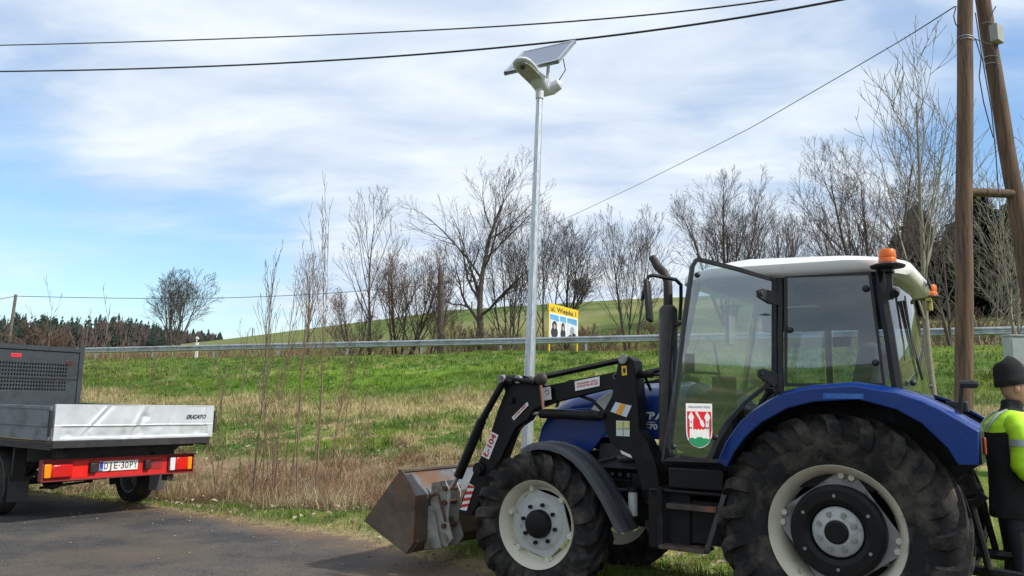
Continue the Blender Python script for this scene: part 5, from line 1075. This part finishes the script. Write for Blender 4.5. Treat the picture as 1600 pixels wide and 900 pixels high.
    st=poly(shield,.004,.006,m_wht,door,'arms_sticker')
    def ins(p,k=.045): return (.5+(p[0]-.5)*(1-2*k),.0+k+(p[1])*(1-k*1.6))
    red=[ins(p) for p in shield[:11]]+[(.955,sh),(.045,sh)]; poly(red,.0062,.0072,mat('arms_red',(.70,.01,.02),.4),st,'red_field')
    gr=mat('arms_green',(.01,.26,.10),.4); poly([(.10,.30),(.17,.36),(.25,.36),(.33,.32),(.42,.38),(.55,.39),(.65,.33),(.75,.35),(.85,.31),(.93,.34),(.90,.26),(.80,.15),(.68,.08),(.5,.045),(.32,.08),(.2,.15),(.12,.24)],.0092,.0100,gr,st,'green_mound')
    poly([(.13,.30),(.13,1.0),(.09,1.02),(.09,1.10),(.19,1.27),(.29,1.10),(.29,1.02),(.26,1.0),(.26,.66),(.30,.62),(.34,.67),(.40,.62),(.46,.67),(.52,.62),(.58,.67),(.64,.62),(.70,.67),(.74,.66),(.74,1.0),(.70,1.02),(.70,1.10),(.80,1.27),(.91,1.10),(.91,1.02),(.87,1.0),(.87,.30)] ,.0075,.0085,m_wht,st,'white_castle')
    poly([(.36,1.27),(.42,1.27),(.58,.98),(.64,.96),(.70,.78),(.64,.72),(.56,.78),(.52,.90),(.52,.96),(.35,1.22)],.0075,.0085,m_wht,st,'white_arrow')
    mk=m_ink
    for (x,y) in ((.19,.90),(.19,.70),(.13,.70),(.80,.90),(.77,.70),(.83,.70)): poly([(x-.02,y-.03),(x+.02,y-.03),(x+.02,y+.03),(x-.02,y+.03)],.0087,.0092,mk,st,'castle_window')
    cs=SQ(.5,tp-.13); text('GMINA JANOWICE WIELKIE',.02,'sticker_lettering',mat('sticker_grey_text',(.12,.14,.2),.5),st,MD@Matrix.Translation((cs[0],cs[1],.0064))@Matrix.Diagonal((-1,1,1,1)),ext=.0003,width=sw_*.84)
    # ---- interior
    st_=MB(); st_.box(-.02,.42,-.24,.24,1.28,1.42); st_.build('seat',m_seat,t,bevel=.05)
    st_=MB(); st_.prism([(-.12,1.36),(.06,1.40),(-.06,1.95),(-.14,2.0),(-.22,1.95)],-.24,.24,'y'); st_.build('seat_back',m_seat,t,bevel=.04)
    st_=MB(); st_.box(.0,.36,-.18,.18,1.1,1.28); st_.build('seat_base',m_eng,t,bevel=.02)
    for s in (.34,-.34): MB().box(-.1,.3,s-.035,s+.035,1.56,1.62).build('armrest',m_seat,t,bevel=.015)
    m=MB(); m.tube([(.62+.17*math.cos(a)*.9,.19*math.sin(a),1.66+.17*math.cos(a)*.45) for a in [i*2*PI/24 for i in range(25)]],.014,7); m.tube([(.62,0,1.66),(.8,0,1.35),(.86,0,1.1)],.03,8); m.tube([(.62,-.18,1.66),(.62,.18,1.66)],.012,6); m.build('steering_wheel',m_black,t)
    m=MB(); m.prism([(.80,1.1),(1.12,1.1),(1.12,1.62),(.95,1.66),(.80,1.52)],-.30,.30,'y'); m.build('dashboard',m_cabk,t,bevel=.03)
    m=MB(); m.tube([(.35,.38,1.1),(.33,.4,1.42),(.30,.4,1.5)],.009,6); m.sphere((.30,.4,1.52),.022,8); m.tube([(.45,-.35,1.1),(.5,-.36,1.45)],.009,6); m.sphere((.5,-.36,1.47),.022,8); m.build('gear_lever',m_black,t)
    for s in (1,-1): MB().prism([(-.36,1.1),(.50,1.1),(.44,1.42),(.30,1.58),(-.36,1.60)],.50*s,.60*s,'y').build('wheel_housing',m_seat,t,bevel=.03)
    mh=mat('headliner',(.055,.062,.08),.8); m=MB(); m.box(-.27,.88,-.755,-.70,2.16,2.37); m.build('headliner_panel',mh,t,bevel=.02); m=MB(); m.box(-.27,.30,-.68,.60,2.30,2.372); m.build('headliner_console',mh,t,bevel=.05)
    m=MB(); m.box(.0,.10,-.755,-.70,1.62,2.20); m.build('inner_post',mh,t,bevel=.01)
    m=MB(); m.box(-.05,.02,-.775,-.74,1.62,2.42); m.build('inner_post',m_cabk,t); 
    m=MB(); m.box(.14,.28,-.66,-.60,2.02,2.10); m.build('inner_speaker',m_black,t,bevel=.015)
    m=MB(); m.box(.78,.95,.34,.40,1.5,1.74); m.tube([(.9,.37,1.74),(.93,.4,2.0)],.01,6); m.build('display_unit',m_black,t,bevel=.01)
    # ---- exhaust
    m=MB(); m.tube([(1.22,.60,1.15),(1.22,.60,1.2),(1.215,.60,2.24),(1.215,.60,2.27)],[.05,.070,.070,.045],24); m.build('muffler',mat('muffler_black',(.03,.027,.026),.55,var=.3,vscale=8,dirt=(.06,.045,.035),dscale=9),t,smooth=50)
    m=MB(); m.tube([(1.215,.60,2.24),(1.215,.60,2.42),(1.22,.60,2.47),(1.25,.60,2.53),(1.30,.60,2.58),(1.345,.60,2.66)],[.036,.034,.034,.034,.034,.028],16); m.build('exhaust_pipe',mat('burnt_pipe',(.045,.036,.034),.6,.4,var=.4,vscale=12),t,smooth=60)
    m=MB(); m.tube([(1.20,.67,1.35),(1.17,.69,1.8),(1.14,.72,2.0),(1.12,.74,2.12)],.012,6); m.tube([(1.10,.74,1.2),(1.13,.72,1.7),(1.13,.70,1.95)],.014,6); m.tube([(1.2,.6,2.1),(1.06,.72,2.12)],.012,6); m.build('hose',m_black,t)
    # ---- left mirror on its arm
    m=MB(); m.tube([P(1062,500,.80),P(1064,470,.82),P(1064,445,.86),P(1056,437,.92),P(1020,430,1.02),P(1013,432,1.05),P(1006,455,1.06),P(1003,470,1.06)],.014,8); m.build('mirror_arm',m_cabk,t)
    q=ly(1013,470,1.05); m=MB(); Mq=Matrix.Translation((q.x,1.05,q.z))@Matrix.Rotation(R(16),4,'Z')@Matrix.Rotation(R(4),4,'Y'); m.box(-.018,.018,-.08,.08,-.15,.15,Mq); m.build('left_mirror',m_black,t,bevel=.012)
    # ---- front work light by the hood
    q=ly(1005,585,.5); m=MB(); m.cyl((q.x+.02,.50,q.z),(q.x+.08,.50,q.z),.04,16); m.cyl((q.x-.08,.5,q.z),(q.x+.02,.5,q.z),.028,10); m.tube([(q.x-.08,.5,q.z),(q.x-.25,.55,q.z-.01)],.013,6); m.tube([(q.x-.02,.5,q.z-.03),(q.x-.02,.4,q.z-.12)],.013,6); wl=m.build('work_light',m_trb,t); m=MB(); m.cyl((q.x+.08,.5,q.z),(q.x+.088,.5,q.z),.037,16); m.build('light_glass',m_cl,wl)
    # ---- loader
    post=[(961,588),(967,563),(972,557),(982,557),(989,563),(993,585),(996,622),(998,672),(1012,690),(1026,730),(1032,764),(1003,768),(990,716),(972,708),(952,690),(941,655),(944,640),(956,618)]
    upper=[(956,582),(972,580),(985,600),(968,612),(950,608),(868,628),(846,636),(835,634),(846,604),(866,600)]
    elbow=[(783,590),(792,586),(820,587),(846,600),(862,606),(852,632),(834,640),(824,656),(806,668),(792,696),(783,716),(760,748),(754,776),(736,806),(716,802),(722,778),(738,742),(762,690),(778,640),(789,612)]
    for s in (1,-1):
        y0,y1=.50*s,.60*s
        m=MB(); m.prism(pl(post,.60),.44*s,.60*s,'y'); lp=m.build('loader_post',m_trb,t,bevel=.006)
        m=MB(); m.prism(pl(upper,.58),y0+.01*s,y1-.02*s,'y'); m.prism(pl(elbow,.61),.50*s,.61*s,'y'); la=m.build('loader_arm',m_trb,t,bevel=.006)
        m=MB(); m.tube([P(836,592,.56)]+[P(974,562,.56)],.024,4) if s>0 else m.tube([(P(836,592,.56)[0],-.56,P(836,592,.56)[2]),(P(974,562,.56)[0],-.56,P(974,562,.56)[2])],.024,4); m.build('levelling_rod',m_trb,t)
        def T2(a,b,ya,ra,n_,mm,nn_=14,par=t):
            q=P(*a,ya);q2=P(*b,ya); return MB().tube([(q[0],q[1]*s,q[2]),(q2[0],q2[1]*s,q2[2])],ra,nn_).build(n_,mm,par)
        T2((785,592),(800,597),.66,.02,'link',m_trb)
        cy=T2((787,596),(751,660),.66,.030,'tilt_rod_housing',m_trb); T2((753,656),(716,745),.66,.042,'tilt_cylinder',m_trb); T2((717,742),(706,762),.66,.019,'tilt_piston_rod',m_steel)
        T2((938,650),(845,646),.57,.040,'lift_cylinder',m_trb); T2((848,646),(822,645),.57,.02,'lift_piston_rod',m_steel)
        T2((836,598),(788,590),.635,.022,'link',m_trb)
        for (px,py,rr,yy) in ((975,562,.036,.60),(785,592,.034,.66),(811,593,.034,.62),(941,649,.028,.60),(800,625,.026,.61),(750,733,.058,.61),(748,735,.040,.63)):
            q=P(px,py,yy); MB().cyl((q[0],(yy-.03)*s,q[2]),(q[0],(yy+.03)*s,q[2]),rr,16).build('pivot_pin',m_dgrey if rr<.04 and rr>.03 else m_trb,t,bevel=.003)
        if s<0: continue
        q=P(846,592,.64); MB().sphere((q[0],.64,q[2]),.055,14,sc=(1,.7,1)).build('knob_joint',mat('brown_cap',(.05,.035,.03),.6,var=.3),t)
        m=MB(); m.tube([P(845,602,.66),P(849,640,.66)],.012,8); m.build('locking_rod',mat('copper_rod',(.30,.15,.11),.4,.5),t)
        def dec(c0,c1,c2,c3,y_,mm,nm,par=la): return MB().prism(pl([c0,c1,c2,c3],y_),y_+.0005,y_+.002,'y').build(nm,mm,par,smooth=0)
        d=dec((898,596),(937,588),(937,603),(899,611),.59,m_wht,'instruction_label')
        a_=ly(899,603,.59);b_=ly(937,596,.59); xd=(b_-a_); c_=(a_+b_)/2
        for k,tx in ((.011,'PODNOSNIK T.JODLA'),(-.011,'KONSTRUKCJE')):
            text(tx,.02,'label_lettering',m_red,d,frame((c_.x,.5925,c_.z+k),(xd.x,0,xd.z),(-xd.z if xd.x<0 else xd.z,0,abs(xd.x))),ext=.0003,bold=.0008,width=xd.length*.86)
        d=dec((800,652),(824,628),(826,633),(803,657),.615,m_wht,'brand_label')
        a_=ly(801,655,.615);b_=ly(825,630,.615); xd=b_-a_; c_=(a_+b_)/2; text('HYDRAMET',.018,'label_lettering',m_red,d,frame((c_.x,.618,c_.z),(xd.x,0,xd.z),(xd.z,0,-xd.x)),ext=.0003,bold=.001,width=xd.length*.8)
        d=dec((752,712),(768,674),(779,680),(764,718),.615,m_wht,'model_label')
        a_=ly(757,716,.615);b_=ly(774,677,.615); xd=b_-a_; c_=(ly(758,715,.615)+ly(773.5,677,.615))/2; text('Ł-104',.07,'label_lettering',m_red,d,frame((c_.x,.618,c_.z),(xd.x,0,xd.z),(xd.z,0,-xd.x)),ext=.0005,bold=.002,width=xd.length*.88)
        d=dec((719,796),(733,755),(742,760),(729,798),.615,m_wht,'warning_stripes')
        A_=[(719,796),(729,798),(742,760),(733,755)]
        for k in range(4):
            f0=.06+k*.25; f1=f0+.13
            def lp_(f,side): 
                p,q=((719,796),(733,755)) if side==0 else ((729,798),(742,760)); return (p[0]+(q[0]-p[0])*f,p[1]+(q[1]-p[1])*f)
            MB().prism(pl([lp_(f0,0),lp_(f0+.12,1),lp_(f1+.12,1) if f1+.12<1 else lp_(1,1),lp_(f1,0)],.617),.6175,.6185,'y').build('red_stripe',m_red,d,smooth=0)
        d=dec((847,606),(860,604),(862,624),(850,626),.62,mat('grey_label',(.5,.52,.53),.5),'arrow_label'); q=ly(855,613,.62); MB().tube([(q.x+.018*math.cos(a),.6225,q.z+.018*math.sin(a)) for a in [i*2*PI/14 for i in range(12)]],.003,4).build('arrow_mark',m_ink,d)
        mo=mat('orange_stripe',(.85,.36,.03),.5)
        d=dec((962,628),(987,634),(979,652),(954,643),.605,mat('pale_label',(.58,.66,.72),.5),'striped_label',lp); dec((970,630),(978,632),(970,649),(962,646),.607,mo,'orange_band',d)
        d=dec((963,657),(984,658),(984,682),(963,681),.605,mat('pale_label2',(.62,.66,.60),.5),'pictogram_label',lp)
        for (x_,y_) in ((965,659),(975,659)): dec((x_,y_),(x_+8,y_),(x_+8,y_+10),(x_,y_+10),.607,mat('pict_yellow',(.62,.62,.20),.5),'pictogram',d)
        dec((973.2,658),(974,658),(974,681),(973.2,681),.6078,m_dgrey,'label_rule',d); dec((964,669.5),(984,669.8),(984,670.6),(964,670.4),.6078,m_dgrey,'label_rule',d)
        d=dec((971,572),(979,571),(980,586),(972,587),.605,mat('yellow_label',(.80,.50,.03),.5),'yellow_label',lp); dec((973,576),(977,575),(978,582),(974,583),.607,m_ink,'pictogram',d)
        q=ly(961,588,.605); MB().tube([(q.x+.02*math.cos(a),.597,q.z+.02*math.sin(a)) for a in [i*2*PI/20 for i in range(21)]],.0025,4).build('round_mark',m_dgrey,lp)
        m=MB(); m.prism(pl([(969,703),(986,711),(988,716),(972,709)],.605),.606,.609,'y'); m.build('white_smear_label',m_wht,lp,smooth=0)
        m=MB(); m.tube([P(905,618,.52),P(925,625,.5),P(940,640,.5),P(948,650,.5)],.014,8); m.tube([P(878,612,.50),P(870,636,.50)],.012,8); m.tube([P(824,640,.55),P(818,664,.56),P(808,676,.56),P(800,668,.56)],.012,8); m.tube([P(808,680,.5),P(796,712,.5),P(786,720,.5)],.012,8); m.tube([P(751,690,.60),P(752,664,.60),P(762,650,.6)],.010,6); m.build('hydraulic_hose',m_rubd,t)
    m=MB(); q=P(762,735,.5); m.tube([(q[0],-.5,q[2]),(q[0],.5,q[2])],.05,12); q=P(741,775,.5); m.box(q[0]-.04,q[0]+.04,-.5,.5,q[2]-.06,q[2]+.02); m.build('cross_tube',m_trb,t)
    q=P(1010,750,.42); m=MB(); m.box(q[0]-.12,q[0]+.12,-.44,.44,.80,.98); m.box(1.2,2.75,.25,.31,.78,.92); m.box(1.2,2.75,-.31,-.25,.78,.92); m.build('loader_subframe',m_trb,t,bevel=.008)
    # ---- bucket
    yb=.80; side=pl([(568,814),(624,736),(630,737),(648,775),(646,848),(634,866)],yb)
    for s in (1,-1): 
        MB().prism(side,(yb-.014)*s,yb*s,'y').build('bucket_side',m_rust,t,bevel=.003)
    (tipx,tipz),(topx,topz),(t2x,t2z),(bx_,bz_),(cx_,cz_),(lx_,lz_)=side
    def sheet(a,b,th_,n_,mm,y0=-yb+.015,y1=yb-.015):
        a=Vector((a[0],0,a[1]));b=Vector((b[0],0,b[1])); d_=(b-a).normalized(); nn_=Vector((-d_.z,0,d_.x))*th_; m=MB()
        m.loft([[a+Vector((0,y0,0)),b+Vector((0,y0,0)),b+nn_+Vector((0,y0,0)),a+nn_+Vector((0,y0,0))],[a+Vector((0,y1,0)),b+Vector((0,y1,0)),b+nn_+Vector((0,y1,0)),a+nn_+Vector((0,y1,0))]]); return m.build(n_,mm,t,bevel=.002)
    sheet((topx,topz),(bx_,bz_),.012,'bucket_back',m_rustl); sheet((bx_,bz_),(cx_,cz_),.012,'bucket_back',m_rust); sheet((cx_,cz_),(lx_,lz_),.012,'bucket_back',m_rust); sheet((lx_,lz_),(tipx,tipz),.014,'bucket_floor',m_rust)
    m=MB(); m.box(topx-.03,topx+.02,-yb,yb,topz-.01,topz+.015); m.build('bucket_lip',m_rust,t,bevel=.003)
    for s in (1,-1):
        m=MB(); yc=.50*s
        for dy in (-.075,.075):
            m.prism([(bx_-.01,bz_+.10),(bx_-.16,bz_+.13),(bx_-.22,bz_+.02),(bx_-.20,bz_-.2),(bx_-.26,bz_-.36),(bx_-.20,cz_-.04),(bx_+.02,lz_+.01),(bx_+.0,bz_-.2)],yc+dy-.008,yc+dy+.008,'y')
        m.build('bucket_bracket',m_rustw,t,bevel=.003)
        m=MB()
        for dz in (-.02,-.14,-.34): m.cyl((bx_-.17,yc-.11,bz_+.08+dz),(bx_-.17,yc+.11,bz_+.08+dz),.022,10)
        m.tube([(bx_-.02,yc+.10,bz_-.02),(bx_-.10,yc+.12,bz_+.02),(bx_-.12,yc+.12,bz_-.0),(bx_-.19,yc+.10,bz_-.22)],.011,6); m.build('bucket_pin',mat('pin_rust',(.12,.06,.04),.6,.4,var=.4,vscale=12) if s>0 else bpy.data.materials['pin_rust'],t)
    m=MB(); m.prism([(bx_+.0,bz_-.10),(bx_-.06,bz_-.12),(bx_-.16,cz_-.05),(bx_+.03,lz_+.02)],.60,.612,'y'); m.prism([(bx_+.0,bz_-.10),(bx_-.06,bz_-.12),(bx_-.16,cz_-.05),(bx_+.03,lz_+.02)],-.612,-.60,'y'); m.build('bucket_gusset',m_rustw,t,bevel=.003)
    # ---- rear: linkage, platform, lamp on stalk
    m=MB(); m.tube([(-.3,.35,.85),(-.75,.40,.95),(-.8,.40,1.0)],.028,8); m.tube([(-.3,-.35,.85),(-.75,-.40,.95)],.028,8); m.tube([(-.35,.3,.55),(-1.0,.42,.52)],.035,8); m.tube([(-.35,-.3,.55),(-1.0,-.42,.52)],.035,8); m.tube([(-.72,.40,.95),(-.80,.42,.55)],.022,8); m.tube([(-.72,-.40,.95),(-.80,-.42,.55)],.022,8); m.box(-.55,-.35,-.2,.2,.4,.9); m.build('rear_linkage',m_eng,t)
    q=ly(1497,655,.80); q2=ly(1503,600,.80); m=MB(); m.tube([(q.x,.80,q.z-.05),(q2.x,.80,q2.z)],.012,8); m.tube([(q.x,.80,q.z-.02),(q.x+.0,.80,q.z+.06)],[.035,.012],8); rl=m.build('rear_light_stalk',m_cabk,t); m=MB(); m.tube([(q2.x+.01,.80,q2.z),(q2.x-.05,.80,q2.z),(q2.x-.085,.80,q2.z)],[.022,.028,.02],10); m.build('light_head',m_black,rl)
    q=ly(1500,632,.2); m=MB(); m.box(q.x-.05,q.x+.08,.15,.28,q.z-.05,q.z+.02); m.tube([(q.x,.2,q.z-.05),(q.x+.05,.2,q.z-.2)],.02,6); m.build('socket_box',m_black,t,bevel=.008)
tractor()
# ------------------------------------------------------------------ person
def skin_body(name,pts,edges,mm,parent,sub=2,root=0):
    me=bpy.data.meshes.new(name); me.from_pydata([p[0] for p in pts],edges,[]); o=bpy.data.objects.new(name,me); COL.objects.link(o)
    md=o.modifiers.new('skin','SKIN'); md.use_smooth_shade=True; md.branch_smoothing=.6
    for i,p in enumerate(pts): v=me.skin_vertices[0].data[i]; v.radius=p[1] if isinstance(p[1],tuple) else (p[1],p[1]); v.use_root=(i==root)
    o.modifiers.new('sub','SUBSURF').levels=sub; o.modifiers['sub'].render_levels=sub
    dg=bpy.context.evaluated_depsgraph_get(); m2=bpy.data.meshes.new_from_object(o.evaluated_get(dg)); bpy.data.objects.remove(o)
    m2.materials.clear(); m2.materials.append(mm); m2.name=name; n=bpy.data.objects.new(name,m2); COL.objects.link(n)
    if parent: n.parent=parent
    return n
def person():
    p=at(1583,700,5.75); O=(p.x-.01,5.75,0)
    t=thing('person','person in black beanie and neon yellow and black work jacket standing behind the tractor','person',O,R(-20))
    skin=mat('skin',(.50,.28,.20),.5,var=.08); vis=mat('hi_vis_yellow',(.48,.85,.02),.6,var=.06); blk=mat('black_jacket',(.012,.012,.014),.85,var=.3,vscale=9,bump=.3,bscale=12); trs=mat('navy_trousers',(.022,.026,.045),.85,var=.3,vscale=6,bump=.3,bscale=10); gry=mat('trouser_panel',(.12,.11,.095),.9,var=.2); ref=mat('reflective_tape',(.42,.44,.44),.35,.2); bean=mat('beanie_knit',(.012,.012,.014),.95,var=.3,bump=.6,bscale=60); shoe=mat('boot_leather',(.03,.025,.02),.6)
    # faces local +x (picture right); y+ is away from the camera
    V=[((0,0,.98),.13),((0,0,1.15),.135),((-.02,0,1.35),.155),((-.01,0,1.47),.11),((.02,0,1.56),.055),((.03,0,1.62),.06),
       ((.0,.1,.93),.095),((.02,.11,.52),.062),((-.03,.12,.10),.042),((.10,.12,.04),.038),
       ((.0,-.1,.93),.095),((.03,-.11,.52),.062),((.02,-.12,.10),.042),((.15,-.12,.04),.038),
       ((.0,-.19,1.44),.062),((-.02,-.235,1.18),.045),((.16,-.20,1.02),.034),((.23,-.19,.99),.03),
       ((.0,.19,1.44),.062),((-.02,.235,1.18),.045),((.18,.20,1.05),.034),((.25,.19,1.03),.03)]
    E_=[(0,1),(1,2),(2,3),(3,4),(4,5),(0,6),(6,7),(7,8),(8,9),(0,10),(10,11),(11,12),(12,13),(3,14),(14,15),(15,16),(16,17),(3,18),(18,19),(19,20),(20,21)]
    body=skin_body('body',V,E_,skin,t)
    # head with face
    h=MB(); c=(.045,0,1.69); secs=[]
    for z,rx,ry,ox in ((-.125,.03,.035,.03),(-.115,.055,.05,.025),(-.08,.075,.062,.012),(-.04,.090,.070,.003),(0,.097,.075,0),(.04,.100,.078,-.003),(.08,.092,.073,-.005),(.115,.06,.05,-.005),(.13,.02,.02,-.005)):
        secs.append([(c[0]+ox+rx*math.cos(a),ry*math.sin(a),c[2]+z) for a in [2*PI*k/20 for k in range(20)]])
    h.loft(secs); h.sphere((.148,0,1.665),.018,8,sc=(1.2,.7,1.3)); h.sphere((.04,-.078,1.68),.026,10,sc=(.7,.35,1.2)); h.sphere((.04,.078,1.68),.026,10,sc=(.7,.35,1.2)); h.sphere((.125,0,1.628),.016,8,sc=(.8,1.4,.5))
    h.build('head',skin,t,smooth=60)
    for s in (-1,1): MB().sphere((.127,.03*s,1.70),.010,8).build('eye',m_ink,t)
    b=MB(); secs=[]
    for z,r in ((-.0,.106),(.02,.110),(.045,.108),(.05,.103),(.09,.10),(.14,.088),(.175,.06),(.19,.02)): secs.append([(c[0]-.012-z*.22+r*1.02*math.cos(a),r*.86*math.sin(a),c[2]+.015+z+ .02*math.cos(a)) for a in [2*PI*k/22 for k in range(22)]])
    b.loft(secs); b.build('beanie',bean,t,smooth=60)
    rw=random.Random(4)
    def rings(rows,grow=0,n=32,wr=.004):
        out=[]
        for z,rx,ry,cx_ in rows:
            out.append([(cx_+(rx+grow+wr*math.sin(5*q+z*40)*math.sin(z*23+q*2))*math.copysign(abs(math.cos(q))**.85,math.cos(q)),(ry+grow+wr*math.sin(4*q+z*31))*math.copysign(abs(math.sin(q))**.85,math.sin(q)),z+.006*math.sin(3*q+z*9)) for q in [2*PI*k/n for k in range(n)]])
        return out
    def dense(rows,m=4):
        o=[]
        for i in range(len(rows)-1):
            for k in range(m): f=k/m; o.append(tuple(rows[i][j]*(1-f)+rows[i+1][j]*f for j in range(4)))
        return o+[rows[-1]]
    rows=[(.80,.158,.192,.0),(.84,.160,.195,.0),(.95,.150,.186,.0),(1.10,.146,.182,-.005),(1.25,.152,.198,-.015),(1.36,.152,.210,-.015),(1.43,.135,.205,-.012),(1.475,.108,.17,-.003),(1.51,.082,.115,.008),(1.54,.070,.078,.014),(1.60,.066,.068,.02)]
    jk=MB().loft(rings(dense(rows))).build('jacket',blk,t,smooth=70)
    yrows=[r_ for r_ in dense(rows) if 1.375<=r_[0]<=1.525]
    yk=MB().loft(rings(yrows,.007),caps=False).build('shoulder_yoke',vis,t,smooth=70)
    m=MB(); 
    for s_ in (-1,1): m.tube([(-.165,.10*s_,1.385),(-.160,.11*s_,1.42),(-.125,.12*s_,1.465),(-.085,.10*s_,1.505),(-.03,.085*s_,1.53)],.011,8)
    m.build('reflective_band',ref,yk)
    for s_ in (-1,1):
        P_=[(.0,.12,1.43),(.005,.185,1.425),(.01,.225,1.385),(.012,.243,1.31),(.008,.250,1.24),(-.004,.252,1.17),(.03,.248,1.12),(.09,.235,1.07),(.15,.215,1.03),(.20,.20,1.00)]
        rr=[.078,.082,.078,.069,.066,.064,.060,.055,.050,.044]
        pts=[];rs_=[]
        for i in range(len(P_)-1):
            for k in range(4): f=k/4; pts.append(tuple(P_[i][j]*(1-f)+P_[i+1][j]*f for j in range(3))); rs_.append((rr[i]*(1-f)+rr[i+1]*f)*(1+.035*math.sin((i*4+k)*1.9)+.02*math.sin((i*4+k)*3.3)))
        sl=MB().tube([(p[0],p[1]*s_,p[2]) for p in pts],rs_,20).build('sleeve',vis,t,smooth=70)
        MB().tube([(.012,.243*s_,1.33),(.011,.246*s_,1.285)],.076,22,caps=False).build('reflective_band',ref,sl)
    skin_body('trousers',[((0,0,.98),(.145,.165)),((0,0,.90),(.15,.16)),((.0,.10,.82),.115),((.02,.11,.52),.088),((-.02,.12,.22),.082),((-.03,.12,.09),.078),((.0,-.10,.82),.115),((.03,-.11,.52),.09),((.02,-.12,.22),.083),((.02,-.12,.09),.08)],[(0,1),(1,2),(2,3),(3,4),(4,5),(1,6),(6,7),(7,8),(8,9)],trs,t)
    m=MB(); m.tube([(.05,-.13,.72),(.05,-.135,.5),(.04,-.14,.28)],[.09,.083,.078],14,caps=False); m.build('knee_panel',gry,t,smooth=60)
    for s,x in ((1,-.0),(-1,.05)):
        m=MB(); m.loft([[(x-.10,.12*s-.04,0),(x-.10,.12*s+.04,0),(x-.09,.12*s+.04,.11),(x-.09,.12*s-.04,.11)],[(x+.03,.12*s-.05,0),(x+.03,.12*s+.05,0),(x+.03,.12*s+.045,.12),(x+.03,.12*s-.045,.12)],[(x+.17,.12*s-.045,0),(x+.17,.12*s+.045,0),(x+.17,.12*s+.04,.06),(x+.17,.12*s-.04,.06)]]); m.build('boot',shoe,t,bevel=.02)
    for s,(hx,hyy,hz_) in ((-1,(.23,-.19,.99)),(1,(.25,.19,1.03))):
        palm=MB(); palm.sphere((hx+.03,hyy,hz_-.02),.045,12,sc=(1.1,.5,.9)); ho=palm.build('hand',skin,t,smooth=60)
        f=MB()
        for k in range(4):
            dz=.028-.018*k; L=(.075,.085,.08,.06)[k]; f.tube([(hx+.06,hyy,hz_-.02+dz),(hx+.06+L*.5,hyy+.012*-s,hz_-.03+dz),(hx+.06+L*.8,hyy+.03*-s,hz_-.05+dz)],[.0095,.009,.007],8)
        f.tube([(hx+.02,hyy-s*.02,hz_+.01),(hx+.06,hyy-s*.045,hz_+.02),(hx+.085,hyy-s*.05,hz_+.01)],[.012,.011,.008],8); f.build('fingers',skin,ho,smooth=60)
person()
